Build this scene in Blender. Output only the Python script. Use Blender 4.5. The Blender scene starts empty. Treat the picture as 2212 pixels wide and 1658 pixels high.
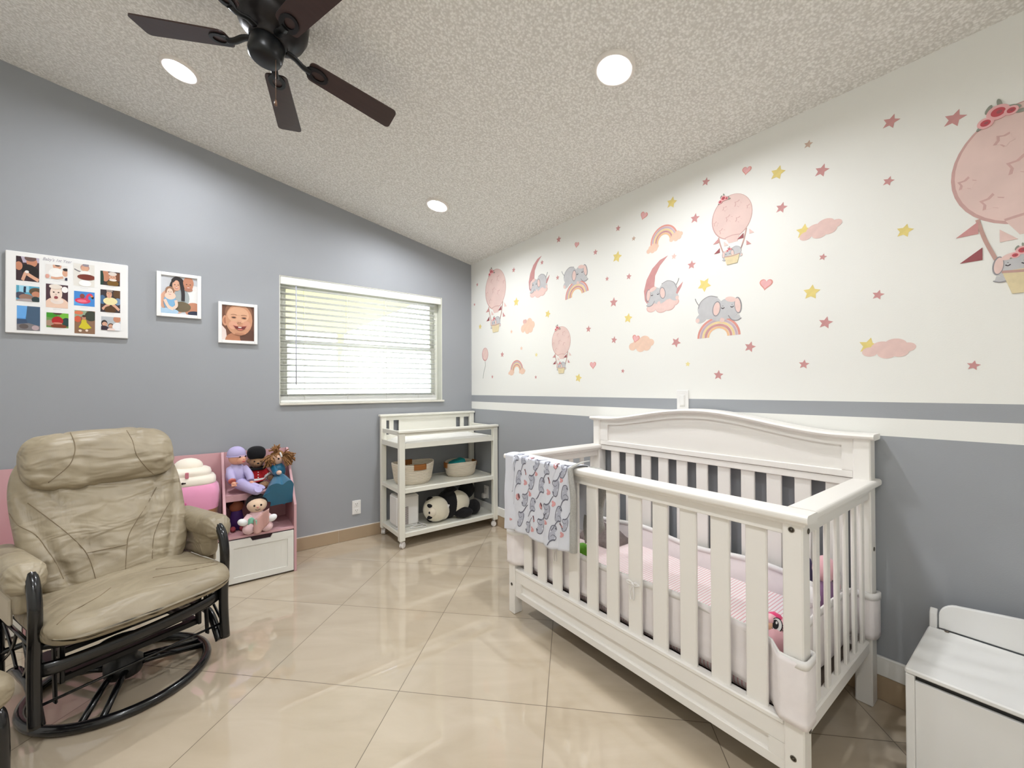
import bpy, math, random
from mathutils import Vector, Matrix, noise
PI = math.pi
rnd = random.Random(7)
scene = bpy.context.scene
COL = scene.collection

# ---------------------------------------------------------------- camera
IMG_W, IMG_H, FPX, PPY = 2212.0, 1658.0, 898.07, 4.555
CAM_R = Vector((0.79927598, -0.60094706, -0.00453191))
CAM_U = Vector((-0.00054661, -0.00826804, 0.99996567))
CAM_F = Vector((0.6009639, 0.79924606, 0.00693693))
CAM_C = Vector((-2.15264, -3.52794, 1.23))
cd = bpy.data.cameras.new('camera')
cam = bpy.data.objects.new('camera', cd)
COL.objects.link(cam)
m3 = Matrix((CAM_R, CAM_U, -CAM_F)).transposed()
cam.matrix_world = Matrix.Translation(CAM_C) @ m3.to_4x4()
cd.sensor_width = 36.0
cd.lens = FPX / IMG_W * 36.0
cd.shift_y = PPY / IMG_W
cd.clip_start = 0.05
cd.clip_end = 200
scene.camera = cam

def view_ray(u, v):
    return CAM_R * ((u - IMG_W / 2) / FPX) - CAM_U * ((v - IMG_H / 2 - PPY) / FPX) + CAM_F
def on_plane(u, v, axis, val):
    d = view_ray(u, v)
    return CAM_C + d * ((val - CAM_C[axis]) / d[axis])
def RW(u, v): return on_plane(u, v, 0, 0.0)      # point on the right wall
def LW(u, v): return on_plane(u, v, 1, 0.0)      # point on the window wall

# ---------------------------------------------------------------- materials
def lin(c):
    r = []
    for x in c:
        x = x / 255.0
        r.append(x / 12.92 if x <= 0.04045 else ((x + 0.055) / 1.055) ** 2.4)
    return r
MATS = {}
def M(name, rgb, rough=0.5, metal=0.0, var=0.06, vscale=8.0, bump=None, sheen=0.0, coat=0.0, emit=None, spec=None, stretch=None, alpha=None):
    """procedural material: base colour with a faint noise variation, optional bump (scale, strength, distance)"""
    if name in MATS: return MATS[name]
    m = bpy.data.materials.new(name)
    m.use_nodes = True
    nt = m.node_tree; N = nt.nodes; L = nt.links
    b = N['Principled BSDF']
    c = lin(rgb)
    tc = N.new('ShaderNodeTexCoord')
    mp = N.new('ShaderNodeMapping')
    L.new(tc.outputs['Object'], mp.inputs['Vector'])
    if stretch: mp.inputs['Scale'].default_value = stretch
    nz = N.new('ShaderNodeTexNoise'); nz.inputs['Scale'].default_value = vscale; nz.inputs['Detail'].default_value = 3
    L.new(mp.outputs[0], nz.inputs['Vector'])
    mx = N.new('ShaderNodeMix'); mx.data_type = 'RGBA'
    mx.inputs['A'].default_value = (*[min(1, x * (1 - var)) for x in c], 1)
    mx.inputs['B'].default_value = (*[min(1, x * (1 + var)) for x in c], 1)
    L.new(nz.outputs['Fac'], mx.inputs['Factor'])
    L.new(mx.outputs['Result'], b.inputs['Base Color'])
    b.inputs['Roughness'].default_value = rough
    b.inputs['Metallic'].default_value = metal
    if sheen: b.inputs['Sheen Weight'].default_value = sheen
    if coat: b.inputs['Coat Weight'].default_value = coat
    if spec is not None: b.inputs['Specular IOR Level'].default_value = spec
    if alpha is not None: b.inputs['Alpha'].default_value = alpha
    if bump:
        n2 = N.new('ShaderNodeTexNoise'); n2.inputs['Scale'].default_value = bump[0]; n2.inputs['Detail'].default_value = 4
        L.new(mp.outputs[0], n2.inputs['Vector'])
        bp = N.new('ShaderNodeBump'); bp.inputs['Strength'].default_value = bump[1]; bp.inputs['Distance'].default_value = bump[2]
        L.new(n2.outputs['Fac'], bp.inputs['Height'])
        L.new(bp.outputs['Normal'], b.inputs['Normal'])
    if emit:
        b.inputs['Emission Color'].default_value = (*lin(emit[0]), 1)
        b.inputs['Emission Strength'].default_value = emit[1]
    MATS[name] = m
    return m

# ---------------------------------------------------------------- mesh builder
def rotz(a): return Matrix.Rotation(a, 3, 'Z')
def rotx(a): return Matrix.Rotation(a, 3, 'X')
def roty(a): return Matrix.Rotation(a, 3, 'Y')
class MB:
    def __init__(s): s.v = []; s.f = []; s.mi = []; s.sm = []
    def add(s, vs, fs, m=0, smooth=False):
        o = len(s.v)
        s.v += [Vector(p) for p in vs]
        for f in fs:
            s.f.append([o + i for i in f]); s.mi.append(m); s.sm.append(smooth)
        return s
    def box(s, x0, x1, y0, y1, z0, z1, m=0, bev=0.0, rot=None, piv=None):
        if x0 > x1: x0, x1 = x1, x0
        if y0 > y1: y0, y1 = y1, y0
        if z0 > z1: z0, z1 = z1, z0
        c = Vector(((x0 + x1) / 2, (y0 + y1) / 2, (z0 + z1) / 2))
        h = ((x1 - x0) / 2, (y1 - y0) / 2, (z1 - z0) / 2)
        bv = min(bev, min(h) * 0.9)
        vs = []; idx = {}
        for sx in (-1, 1):
            for sy in (-1, 1):
                for sz in (-1, 1):
                    sg = (sx, sy, sz)
                    if bv <= 0:
                        idx[sg] = [len(vs)] * 3
                        vs.append(Vector([sg[i] * h[i] for i in range(3)]))
                    else:
                        ids = []
                        for k in range(3):
                            ids.append(len(vs))
                            vs.append(Vector([sg[i] * (h[i] - (0 if i == k else bv)) for i in range(3)]))
                        idx[sg] = ids
        fs = []
        def q(pts, out):
            n = (vs[pts[1]] - vs[pts[0]]).cross(vs[pts[2]] - vs[pts[1]])
            fs.append(pts if n.dot(out) > 0 else pts[::-1])
        for k in range(3):
            a, b = [i for i in range(3) if i != k]
            for sg in (-1, 1):
                pts = []
                for sa, sb in ((-1, -1), (1, -1), (1, 1), (-1, 1)):
                    t = [0, 0, 0]; t[k] = sg; t[a] = sa; t[b] = sb
                    pts.append(idx[tuple(t)][k])
                out = Vector((0, 0, 0)); out[k] = sg
                q(pts, out)
        if bv > 0:
            for k in range(3):
                a, b = [i for i in range(3) if i != k]
                for sa in (-1, 1):
                    for sb in (-1, 1):
                        t0 = [0, 0, 0]; t0[a] = sa; t0[b] = sb; t1 = t0[:]; t0[k] = -1; t1[k] = 1
                        pts = [idx[tuple(t0)][a], idx[tuple(t1)][a], idx[tuple(t1)][b], idx[tuple(t0)][b]]
                        out = Vector((0, 0, 0)); out[a] = sa; out[b] = sb
                        q(pts, out)
            for sg, ids in idx.items(): q(ids, Vector(sg))
        if rot is not None:
            p = Vector(piv) if piv is not None else c
            vs = [rot @ (v + c - p) + p for v in vs]
        else: vs = [v + c for v in vs]
        return s.add(vs, fs, m)
    def grid(s, fn, nu, nv, m=0, cu=False, cv=False, smooth=True, flip=False):
        vs = []
        for j in range(nv):
            for i in range(nu):
                vs.append(fn(i / (nu if cu else nu - 1), j / (nv if cv else nv - 1)))
        fs = []
        for j in range(nv if cv else nv - 1):
            for i in range(nu if cu else nu - 1):
                a = j * nu + i; b = j * nu + (i + 1) % nu; c = ((j + 1) % nv) * nu + (i + 1) % nu; d = ((j + 1) % nv) * nu + i
                fs.append([a, d, c, b] if flip else [a, b, c, d])
        return s.add(vs, fs, m, smooth)
    def tube(s, pts, r, n=10, m=0, closed=False, flat=None):
        """flat=(sx, sy): elliptical section"""
        pts = [Vector(p) for p in pts]; k = len(pts)
        rs = r if isinstance(r, (list, tuple)) else [r] * k
        tg = []
        for i in range(k):
            a = pts[(i - 1) % k] if (closed or i > 0) else pts[i]
            b = pts[(i + 1) % k] if (closed or i < k - 1) else pts[i]
            t = (b - a); tg.append(t.normalized() if t.length > 1e-9 else Vector((0, 0, 1)))
        up = Vector((0, 0, 1)) if abs(tg[0].z) < 0.9 else Vector((0, 1, 0))
        nrm = (up - tg[0] * up.dot(tg[0])).normalized()
        vs = []
        for i in range(k):
            nrm = (nrm - tg[i] * nrm.dot(tg[i])).normalized()
            bn = tg[i].cross(nrm)
            for j in range(n):
                a = 2 * PI * j / n
                ca, sa = math.cos(a), math.sin(a)
                if flat: ca *= flat[0]; sa *= flat[1]
                vs.append(pts[i] + (nrm * ca + bn * sa) * rs[i])
        fs = []
        for i in range(k if closed else k - 1):
            o = i * n; p = ((i + 1) % k) * n
            for j in range(n):
                fs.append([o + j, o + (j + 1) % n, p + (j + 1) % n, p + j])
        s.add(vs, fs, m, True)
        if not closed:
            o = len(s.v) - len(vs)
            s.f.append([o + j for j in range(n)][::-1]); s.mi.append(m); s.sm.append(False)
            s.f.append([o + (k - 1) * n + j for j in range(n)]); s.mi.append(m); s.sm.append(False)
        return s
    def lathe(s, prof, c=(0, 0, 0), n=24, m=0, rot=None, smooth=True, sx=1.0, sy=1.0):
        c = Vector(c); vs = []
        for r, z in prof:
            for j in range(n):
                a = 2 * PI * j / n
                p = Vector((r * math.cos(a) * sx, r * math.sin(a) * sy, z))
                vs.append((rot @ p if rot is not None else p) + c)
        fs = []
        for i in range(len(prof) - 1):
            for j in range(n):
                fs.append([i * n + j, i * n + (j + 1) % n, (i + 1) * n + (j + 1) % n, (i + 1) * n + j])
        return s.add(vs, fs, m, smooth)
    def ell(s, c, r, rot=None, nu=20, nv=12, m=0, wob=0.0, seed=0.0, p=1.0):
        """ellipsoid; p<1 makes it boxier; wob adds soft lumps"""
        c = Vector(c)
        def sp(x): return math.copysign(abs(x) ** p, x)
        def fn(u, v):
            a = 2 * PI * u; b = PI * (v - 0.5)
            d = Vector((sp(math.cos(b)) * sp(math.cos(a)), sp(math.cos(b)) * sp(math.sin(a)), sp(math.sin(b))))
            k = 1.0 + (wob * noise.noise(d * 2.1 + Vector((seed, seed, 0))) if wob else 0)
            q = Vector((d.x * r[0], d.y * r[1], d.z * r[2])) * k
            return (rot @ q if rot is not None else q) + c
        return s.grid(fn, nu, nv, m, cu=True)
    def prism(s, poly, fn, d0, d1, m=0, side=None):
        """poly: 2D outline, fn(a, b, d) -> 3D; between depths d0 and d1"""
        k = len(poly)
        vs = [fn(a, b, d0) for a, b in poly] + [fn(a, b, d1) for a, b in poly]
        sm = m if side is None else side
        s.add(vs, [], m)
        o = len(s.v) - 2 * k
        s.f += [[o + i for i in range(k)][::-1], [o + k + i for i in range(k)]]; s.mi += [m, m]; s.sm += [False, False]
        for i in range(k):
            j = (i + 1) % k
            s.f.append([o + i, o + j, o + k + j, o + k + i]); s.mi.append(sm); s.sm.append(False)
        return s
    def build(s, name, mats, parent=None, world=True, sub=0, fixn=True, bevel=0.0, solid=0.0):
        """links ONE mesh object; world=True: the vertices are in world space and are moved into the parent's space"""
        me = bpy.data.meshes.new(name)
        vs = s.v
        if parent is not None and world:
            inv = WORLD[parent.name].inverted()
            vs = [inv @ v for v in vs]
        me.from_pydata([tuple(v) for v in vs], [], s.f)
        if not isinstance(mats, (list, tuple)): mats = [mats]
        for mt in mats: me.materials.append(mt)
        for p, mi, sm in zip(me.polygons, s.mi, s.sm):
            p.material_index = mi; p.use_smooth = sm
        if fixn:
            import bmesh
            bm = bmesh.new(); bm.from_mesh(me)
            bmesh.ops.remove_doubles(bm, verts=bm.verts, dist=1e-6)
            bmesh.ops.recalc_face_normals(bm, faces=bm.faces)
            bm.to_mesh(me); bm.free()
        o = bpy.data.objects.new(name, me)
        COL.objects.link(o)
        if parent is not None:
            o.parent = parent
            WORLD[o.name] = WORLD[parent.name]
        else: WORLD[o.name] = Matrix.Identity(4)
        if solid:
            q = o.modifiers.new('thickness', 'SOLIDIFY'); q.thickness = solid; q.offset = 0
        if bevel:
            q = o.modifiers.new('bevel', 'BEVEL'); q.width = bevel; q.segments = 2; q.limit_method = 'ANGLE'
        if sub:
            q = o.modifiers.new('subdivision', 'SUBSURF'); q.levels = sub; q.render_levels = sub
        return o
WORLD = {}
def tag(o, label, cat, group=None):
    o['label'] = label; o['category'] = cat
    if group: o['group'] = group
    return o
def thing(name, label, cat, loc=(0, 0, 0), rz=0.0, group=None, rot=None):
    o = bpy.data.objects.new(name, None)
    COL.objects.link(o)
    o.location = loc
    R = rot if rot is not None else rotz(rz)
    o.rotation_euler = R.to_euler()
    o.empty_display_size = 0.05
    WORLD[o.name] = Matrix.Translation(Vector(loc)) @ R.to_4x4()
    return tag(o, label, cat, group)
def struct(o):
    o['kind'] = 'structure'; return o
def arc(c, r, a0, a1, n, ax='xy'):
    out = []
    for i in range(n + 1):
        a = a0 + (a1 - a0) * i / n
        p, q = r * math.cos(a), r * math.sin(a)
        v = Vector(c)
        if ax == 'xy': v += Vector((p, q, 0))
        elif ax == 'xz': v += Vector((p, 0, q))
        else: v += Vector((0, p, q))
        out.append(v)
    return out
def smooth_path(pts, n=6):
    """Catmull-Rom through the points"""
    P = [Vector(p) for p in pts]; out = []
    for i in range(len(P) - 1):
        p0 = P[max(i - 1, 0)]; p1 = P[i]; p2 = P[i + 1]; p3 = P[min(i + 2, len(P) - 1)]
        for k in range(n):
            t = k / n
            out.append(0.5 * ((2 * p1) + (p2 - p0) * t + (2 * p0 - 5 * p1 + 4 * p2 - p3) * t * t + (3 * p1 - p0 - 3 * p2 + p3) * t ** 3))
    out.append(P[-1])
    return out
# ================================================================= ROOM
XL, YF = -3.95, -4.35            # the unseen left wall and the wall behind the camera
CE0, CEK = 2.4578, 0.2006        # ceiling height at the right wall, rise per metre to the left
def ceil_z(x): return CE0 - CEK * x
CN = Vector((CEK, 0, 1)).normalized()          # ceiling normal (upwards)

GREY = (160, 163, 167)
WHITE_PAINT = (243, 242, 236)
m_grey = M('grey wall paint', GREY, 0.55, var=0.02, vscale=3, bump=(220, 0.12, 0.002))
m_white = M('white semi-gloss paint', (240, 238, 232), 0.35, var=0.015)
m_gap_shade = M('black gap shade', (14, 14, 15), 0.4)

def stripes_material():
    m = bpy.data.materials.new('right wall paint stripes'); m.use_nodes = True
    nt = m.node_tree; N = nt.nodes; L = nt.links; b = N['Principled BSDF']
    g = N.new('ShaderNodeNewGeometry'); sx = N.new('ShaderNodeSeparateXYZ'); L.new(g.outputs['Position'], sx.inputs[0])
    mr = N.new('ShaderNodeMapRange'); mr.inputs['From Min'].default_value = 0.0; mr.inputs['From Max'].default_value = 2.0
    L.new(sx.outputs['Z'], mr.inputs['Value'])
    r = N.new('ShaderNodeValToRGB'); r.color_ramp.interpolation = 'CONSTANT'
    g4 = (*lin(GREY), 1); w4 = (*lin(WHITE_PAINT), 1)
    r.color_ramp.elements[0].position = 0; r.color_ramp.elements[0].color = g4
    r.color_ramp.elements[1].position = 1.038 / 2; r.color_ramp.elements[1].color = w4
    e = r.color_ramp.elements.new(1.106 / 2); e.color = g4
    e = r.color_ramp.elements.new(1.171 / 2); e.color = w4
    L.new(mr.outputs[0], r.inputs[0])
    nz = N.new('ShaderNodeTexNoise'); nz.inputs['Scale'].default_value = 220
    L.new(g.outputs['Position'], nz.inputs['Vector'])
    bp = N.new('ShaderNodeBump'); bp.inputs['Strength'].default_value = 0.12; bp.inputs['Distance'].default_value = 0.002
    L.new(nz.outputs['Fac'], bp.inputs['Height']); L.new(bp.outputs[0], b.inputs['Normal'])
    L.new(r.outputs[0], b.inputs['Base Color']); b.inputs['Roughness'].default_value = 0.55
    return m
def popcorn_material():
    m = bpy.data.materials.new('popcorn ceiling'); m.use_nodes = True
    nt = m.node_tree; N = nt.nodes; L = nt.links; b = N['Principled BSDF']
    g = N.new('ShaderNodeNewGeometry')
    n1 = N.new('ShaderNodeTexNoise'); n1.inputs['Scale'].default_value = 75; n1.inputs['Detail'].default_value = 3; n1.inputs['Roughness'].default_value = 0.6
    n2 = N.new('ShaderNodeTexVoronoi'); n2.inputs['Scale'].default_value = 95
    for n in (n1, n2): L.new(g.outputs['Position'], n.inputs['Vector'])
    mx = N.new('ShaderNodeMath'); mx.operation = 'MULTIPLY_ADD'; mx.inputs[1].default_value = -0.6
    L.new(n2.outputs['Distance'], mx.inputs[0]); L.new(n1.outputs['Fac'], mx.inputs[2])
    cr = N.new('ShaderNodeValToRGB')
    cr.color_ramp.elements[0].position = 0.05; cr.color_ramp.elements[0].color = (*lin((222, 219, 212)), 1)
    cr.color_ramp.elements[1].position = 0.42; cr.color_ramp.elements[1].color = (*lin((250, 248, 243)), 1)
    L.new(mx.outputs[0], cr.inputs[0]); L.new(cr.outputs[0], b.inputs['Base Color'])
    bp = N.new('ShaderNodeBump'); bp.inputs['Strength'].default_value = 0.8; bp.inputs['Distance'].default_value = 0.006
    L.new(mx.outputs[0], bp.inputs['Height']); L.new(bp.outputs[0], b.inputs['Normal'])
    b.inputs['Roughness'].default_value = 0.95; b.inputs['Specular IOR Level'].default_value = 0.1
    return m
def tile_material():
    """polished porcelain tiles, 0.602 m, laid at 45 degrees"""
    m = bpy.data.materials.new('polished beige floor tile'); m.use_nodes = True
    nt = m.node_tree; N = nt.nodes; L = nt.links; b = N['Principled BSDF']
    S, OX, OY = 0.6018, -1.0756, -0.6077
    g = N.new('ShaderNodeNewGeometry'); sp = N.new('ShaderNodeSeparateXYZ'); L.new(g.outputs['Position'], sp.inputs[0])
    def math_(op, a, bv=None, c=None):
        n = N.new('ShaderNodeMath'); n.operation = op
        for i, q in enumerate((a, bv, c)):
            if q is None: continue
            if isinstance(q, (int, float)): n.inputs[i].default_value = q
            else: L.new(q, n.inputs[i])
        return n.outputs[0]
    k = math.sqrt(0.5) / S
    dx = math_('SUBTRACT', sp.outputs['X'], OX); dy = math_('SUBTRACT', sp.outputs['Y'], OY)
    a = math_('MULTIPLY', math_('SUBTRACT', dx, dy), k)
    c = math_('MULTIPLY', math_('MULTIPLY', math_('ADD', dx, dy), -1.0), k)
    def edge(t):
        f = math_('FRACT', math_('ADD', t, 100.5))
        return math_('ABSOLUTE', math_('SUBTRACT', f, 0.5))
    gm = math_('MINIMUM', edge(a), edge(c))
    grout = math_('LESS_THAN', gm, 0.0024)
    # soft diagonal veins, shifted per tile
    ia = math_('FLOOR', math_('ADD', a, 100.0)); ic = math_('FLOOR', math_('ADD', c, 100.0))
    cb = N.new('ShaderNodeCombineXYZ')
    L.new(math_('ADD', math_('MULTIPLY', a, 0.55), math_('MULTIPLY', ia, 3.7)), cb.inputs[0])
    L.new(math_('ADD', math_('MULTIPLY', c, 2.4), math_('MULTIPLY', ic, 5.3)), cb.inputs[1])
    L.new(math_('MULTIPLY', math_('ADD', a, c), 0.8), cb.inputs[2])
    n1 = N.new('ShaderNodeTexNoise'); n1.inputs['Scale'].default_value = 1.6; n1.inputs['Detail'].default_value = 6; n1.inputs['Distortion'].default_value = 0.8
    L.new(cb.outputs[0], n1.inputs['Vector'])
    cr = N.new('ShaderNodeValToRGB')
    cr.color_ramp.elements[0].position = 0.3; cr.color_ramp.elements[0].color = (*lin((190, 174, 150)), 1)
    cr.color_ramp.elements[1].position = 0.75; cr.color_ramp.elements[1].color = (*lin((206, 191, 169)), 1)
    L.new(n1.outputs['Fac'], cr.inputs[0])
    mx = N.new('ShaderNodeMix'); mx.data_type = 'RGBA'
    L.new(grout, mx.inputs['Factor']); L.new(cr.outputs[0], mx.inputs['A']); mx.inputs['B'].default_value = (*lin((112, 98, 80)), 1)
    L.new(mx.outputs['Result'], b.inputs['Base Color'])
    rr = math_('MULTIPLY_ADD', grout, 0.5, 0.03)
    L.new(rr, b.inputs['Roughness'])
    b.inputs['Coat Weight'].default_value = 0.6; b.inputs['Coat Roughness'].default_value = 0.02; b.inputs['Coat IOR'].default_value = 1.6
    b.inputs['IOR'].default_value = 1.6
    return m

def slab(name, poly, fn, d0, d1, mat, kind_label):
    o = MB().prism(poly, fn, d0, d1).build(name, mat)
    o['label'] = kind_label
    return struct(o)

slab('floor', [(XL - .15, YF - .15), (0.15, YF - .15), (0.15, 0.16), (XL - .15, 0.16)], lambda a, b, d: Vector((a, b, d)), -0.1, 0.0, tile_material(), 'polished beige tile floor laid diagonally')
slab('ceiling', [(0.15, YF - .15), (0.15, 0.16), (XL - .15, 0.16), (XL - .15, YF - .15)], lambda a, b, d: Vector((a, b, ceil_z(a) + d)), 0.0, 0.12, popcorn_material(), 'sloping white popcorn ceiling')
slab('wall_right', [(YF - .15, 0), (0.16, 0), (0.16, ceil_z(0)), (YF - .15, ceil_z(0))], lambda a, b, d: Vector((d, a, b)), 0.0, 0.15, stripes_material(), 'white wall with grey lower half and stripes')
WX0, WX1, WZ0, WZ1 = -1.675, -0.322, 1.116, 2.093
wb = MB()
wf = lambda a, b, d: Vector((a, d, b))
wb.prism([(XL, 0), (WX0, 0), (WX0, ceil_z(WX0)), (XL, ceil_z(XL))], wf, 0, 0.16)
wb.prism([(WX1, 0), (0, 0), (0, ceil_z(0)), (WX1, ceil_z(WX1))], wf, 0, 0.16)
wb.prism([(WX0, 0), (WX1, 0), (WX1, WZ0), (WX0, WZ0)], wf, 0, 0.16)
wb.prism([(WX0, WZ1), (WX1, WZ1), (WX1, ceil_z(WX1)), (WX0, ceil_z(WX0))], wf, 0, 0.16)
o = struct(wb.build('wall_back', m_grey)); o['label'] = 'grey painted wall with the window'
slab('wall_left', [(YF, 0), (0, 0), (0, ceil_z(XL)), (YF, ceil_z(XL))], lambda a, b, d: Vector((XL - d, a, b)), 0.0, 0.15, M('white wall paint', WHITE_PAINT, 0.55, var=0.02), 'white side wall outside the picture')
slab('wall_front', [(XL, 0), (0, 0), (0, ceil_z(0)), (XL, ceil_z(XL))], lambda a, b, d: Vector((a, YF - d, b)), 0.0, 0.15, M('white wall paint', WHITE_PAINT, 0.55, var=0.02), 'white wall behind the camera')

# baseboards: tan tile on both walls, white trim strip above it on the right wall
m_base = M('tan baseboard tile', (178, 156, 128), 0.3, var=0.06, vscale=5)
m_caulk = M('white caulk line', (226, 218, 208), 0.6)
bb = MB()
x = XL
for x1 in (-3.06, -2.46, -1.857, -1.255, -0.653, 0.0):
    bb.box(x + 0.001, x1 - 0.001, -0.009, 0, 0.001, 0.098, 0, 0.0015); x = x1
bb.box(XL, 0, -0.006, 0, 0, 0.0975, 1)
bb.box(XL, 0, -0.008, 0, 0.098, 0.1035, 1)
o = struct(bb.build('baseboard_back', [m_base, m_caulk])); o['label'] = 'tan tile baseboard along the grey wall'
bb = MB(); y = -0.009
for y1 in (-0.61, -1.21, -1.81, -2.41, -3.01, -3.61, YF):
    bb.box(-0.009, 0, y1 + 0.001, y - 0.001, 0.001, 0.098, 0, 0.0015); y = y1
bb.box(-0.006, 0, YF, -0.009, 0, 0.0975, 1)
o = struct(bb.build('baseboard_right', [m_base, m_caulk])); o['label'] = 'tan tile baseboard along the striped wall'
tb = MB().box(-0.014, 0, YF, -0.0, 0.0985, 0.173, 0, 0.003)
o = struct(tb.build('trim_1', m_white)); o['label'] = 'white trim strip above the tile baseboard'

# ----------------------------------------------------------------- window
m_alu = M('white window aluminium', (236, 236, 226), 0.35)
m_rev = M('white window reveal', (226, 226, 214), 0.6)
def glass_material():
    m = bpy.data.materials.new('clear window glass'); m.use_nodes = True
    nt = m.node_tree; N = nt.nodes; L = nt.links
    out = N['Material Output']; N.remove(N['Principled BSDF'])
    t = N.new('ShaderNodeBsdfTransparent'); t.inputs[0].default_value = (0.97, 0.985, 0.98, 1)
    g = N.new('ShaderNodeBsdfGlossy'); g.inputs['Roughness'].default_value = 0.02
    f = N.new('ShaderNodeFresnel'); f.inputs[0].default_value = 1.45
    mx = N.new('ShaderNodeMixShader'); L.new(f.outputs[0], mx.inputs[0]); L.new(t.outputs[0], mx.inputs[1]); L.new(g.outputs[0], mx.inputs[2])
    L.new(mx.outputs[0], out.inputs['Surface'])
    return m
win = thing('window_1', 'sliding window in the grey wall behind a white blind', 'window', ((WX0 + WX1) / 2, 0.0, WZ0)); struct(win)
rv = MB()
t = 0.006
rv.box(WX0, WX0 + t, 0.002, 0.16, WZ0, WZ1); rv.box(WX1 - t, WX1, 0.002, 0.16, WZ0, WZ1); rv.box(WX0 + t, WX1 - t, 0.002, 0.16, WZ1 - t, WZ1)
rv.build('window_reveal', m_rev, win)
def frame_bars(mb, x0, x1, z0, z1, y0, y1, w, bev=0.003):
    mb.box(x0, x0 + w, y0, y1, z0, z1, 0, bev); mb.box(x1 - w, x1, y0, y1, z0, z1, 0, bev)
    mb.box(x0 + w, x1 - w, y0, y1, z0, z0 + w, 0, bev); mb.box(x0 + w, x1 - w, y0, y1, z1 - w, z1, 0, bev)
    return mb
ZM = 1.60
frame_bars(MB(), WX0 + t, WX1 - t, WZ0 + 0.016, WZ1 - t, 0.09, 0.155, 0.03).build('window_frame', m_alu, win)
frame_bars(MB(), WX0 + t + .03, WX1 - t - .03, ZM - 0.012, WZ1 - t - .03, 0.125, 0.15, 0.026).build('sash', m_alu, win)
frame_bars(MB(), WX0 + t + .03, WX1 - t - .03, WZ0 + 0.046, ZM + 0.022, 0.095, 0.12, 0.032).build('sash', m_alu, win)
m_glass = glass_material()
MB().box(WX0 + .06, WX1 - .06, 0.135, 0.139, ZM, WZ1 - .055).build('pane', m_glass, win)
MB().box(WX0 + .06, WX1 - .06, 0.106, 0.110, WZ0 + .07, ZM).build('pane', m_glass, win)
def marble():
    m = M('white marble sill', (226, 222, 210), 0.25, var=0.1, vscale=14)
    return m
MB().box(WX0 + .001, WX1 + .012, -0.022, 0.156, WZ0 - 0.001, WZ0 + 0.0155, 0, 0.003).build('window_sill', marble(), win)

# blind inside the recess
m_blind = M('white blind slat', (240, 240, 236), 0.4, var=0.01)
m_cord = M('blind cord', (226, 226, 214), 0.8)
bl = thing('window_blind', 'white horizontal blind with open slats hanging in the window', 'blind', ((WX0 + WX1) / 2, 0.045, 2.06))
BX0, BX1 = WX0 + 0.010, WX1 - 0.055
MB().box(WX0 + .007, WX1 - .008, 0.002, 0.014, 2.028, WZ1 - .008, 0, 0.003).box(BX0, BX1, 0.018, 0.07, 2.045, WZ1 - .02, 0, 0.002).build('valance', m_blind, bl)
sl = MB()
zs = [2.012 - 0.0455 * i for i in range(19)]
for z in zs:
    def slat(u, v, z=z):
        w = (v - 0.5) * 2
        return Vector((BX0 + (BX1 - BX0) * u, 0.045 + 0.0245 * w, z + 0.0022 * (1 - w * w) - 0.0038 * w))
    sl.grid(slat, 2, 6, 0)
sl.build('slats', m_blind, bl, solid=0.0028)
br = MB()
for i in range(4): br.box(BX0, BX1, 0.022, 0.069, 1.1535 + i * 0.0065, 1.158 + i * 0.0065, 0, 0.001)
br.box(BX0, BX1, 0.02, 0.071, 1.1325, 1.152, 0, 0.003)
br.build('bottom_rail', m_blind, bl)
lc = MB()
for f in (0.13, 0.38, 0.63, 0.86):
    xx = BX0 + (BX1 - BX0) * f
    for yy in (0.0195, 0.0705): lc.tube([(xx, yy, 2.05), (xx, yy, 1.15)], 0.0011, 5)
lc.build('ladder_cord', m_cord, bl)
MB().tube([(BX0 + 0.105, 0.012, 2.03), (BX0 + 0.105, 0.0115, 1.27)], 0.0042, 8).build('tilt_wand', M('clear grey wand', (196, 198, 214), 0.2), bl)

# outdoors: patio cover, posts, fence and paving seen blown out through the slats
m_roof = M('cream patio roof underside', (255, 240, 165), 0.8, var=0.06)
o = struct(MB().prism([(-4.5, 0.2), (-0.28, 0.2), (-0.62, 2.3), (-4.5, 2.3)], lambda a, b, d: Vector((a, b, 2.19 - 0.095 * b + d)), 0, 0.06).build('roof_patio', m_roof)); o['label'] = 'cream patio roof seen through the window'
o = struct(MB().box(-9, 6, 0.16, 9, -0.15, -0.05).build('ground', M('pale paving', (222, 216, 200), 0.9))); o['label'] = 'pale paving outside the window'
o = struct(MB().box(-9, 6, 6.0, 6.1, -0.05, 1.75).build('exterior_fence', M('pale fence', (236, 234, 214), 0.9))); o['label'] = 'pale fence outside the window'
pp = MB().box(-0.70, -0.62, 2.2, 2.28, -0.05, 1.98)
o = struct(pp.build('exterior_post', M('pale post', (240, 232, 190), 0.8))); o['label'] = 'pale patio post outside the window'

# ----------------------------------------------------------------- ceiling lights
m_trim = M('white light trim', (238, 232, 224), 0.5)
LAMP = 610.0
m_lens = M('glowing lens', (255, 250, 244), 0.5, var=0.0, emit=((247, 250, 255), LAMP))
RN = Vector((0, 0, 1)).rotation_difference(CN).to_matrix()
def downlight(x, y, label):
    t = thing('recessed_light', label, 'ceiling light', (x, y, ceil_z(x)), 0, 'recessed ceiling lights', rot=RN)
    MB().lathe([(0.088, 0.0), (0.088, -0.005), (0.083, -0.013), (0.077, -0.015), (0.0535, -0.004), (0.0535, -0.001)], n=40).build('trim_ring', m_trim, t, world=False)
    MB().lathe([(0.0, -0.0075), (0.02, -0.007), (0.04, -0.0055), (0.053, -0.003), (0.053, -0.001), (0.0, -0.001)], n=32).build('lens', m_lens, t, world=False)
downlight(-0.73, -2.378, 'round recessed ceiling light above the crib')
downlight(-0.735, -0.728, 'round recessed ceiling light nearest the corner by the window')
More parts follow.
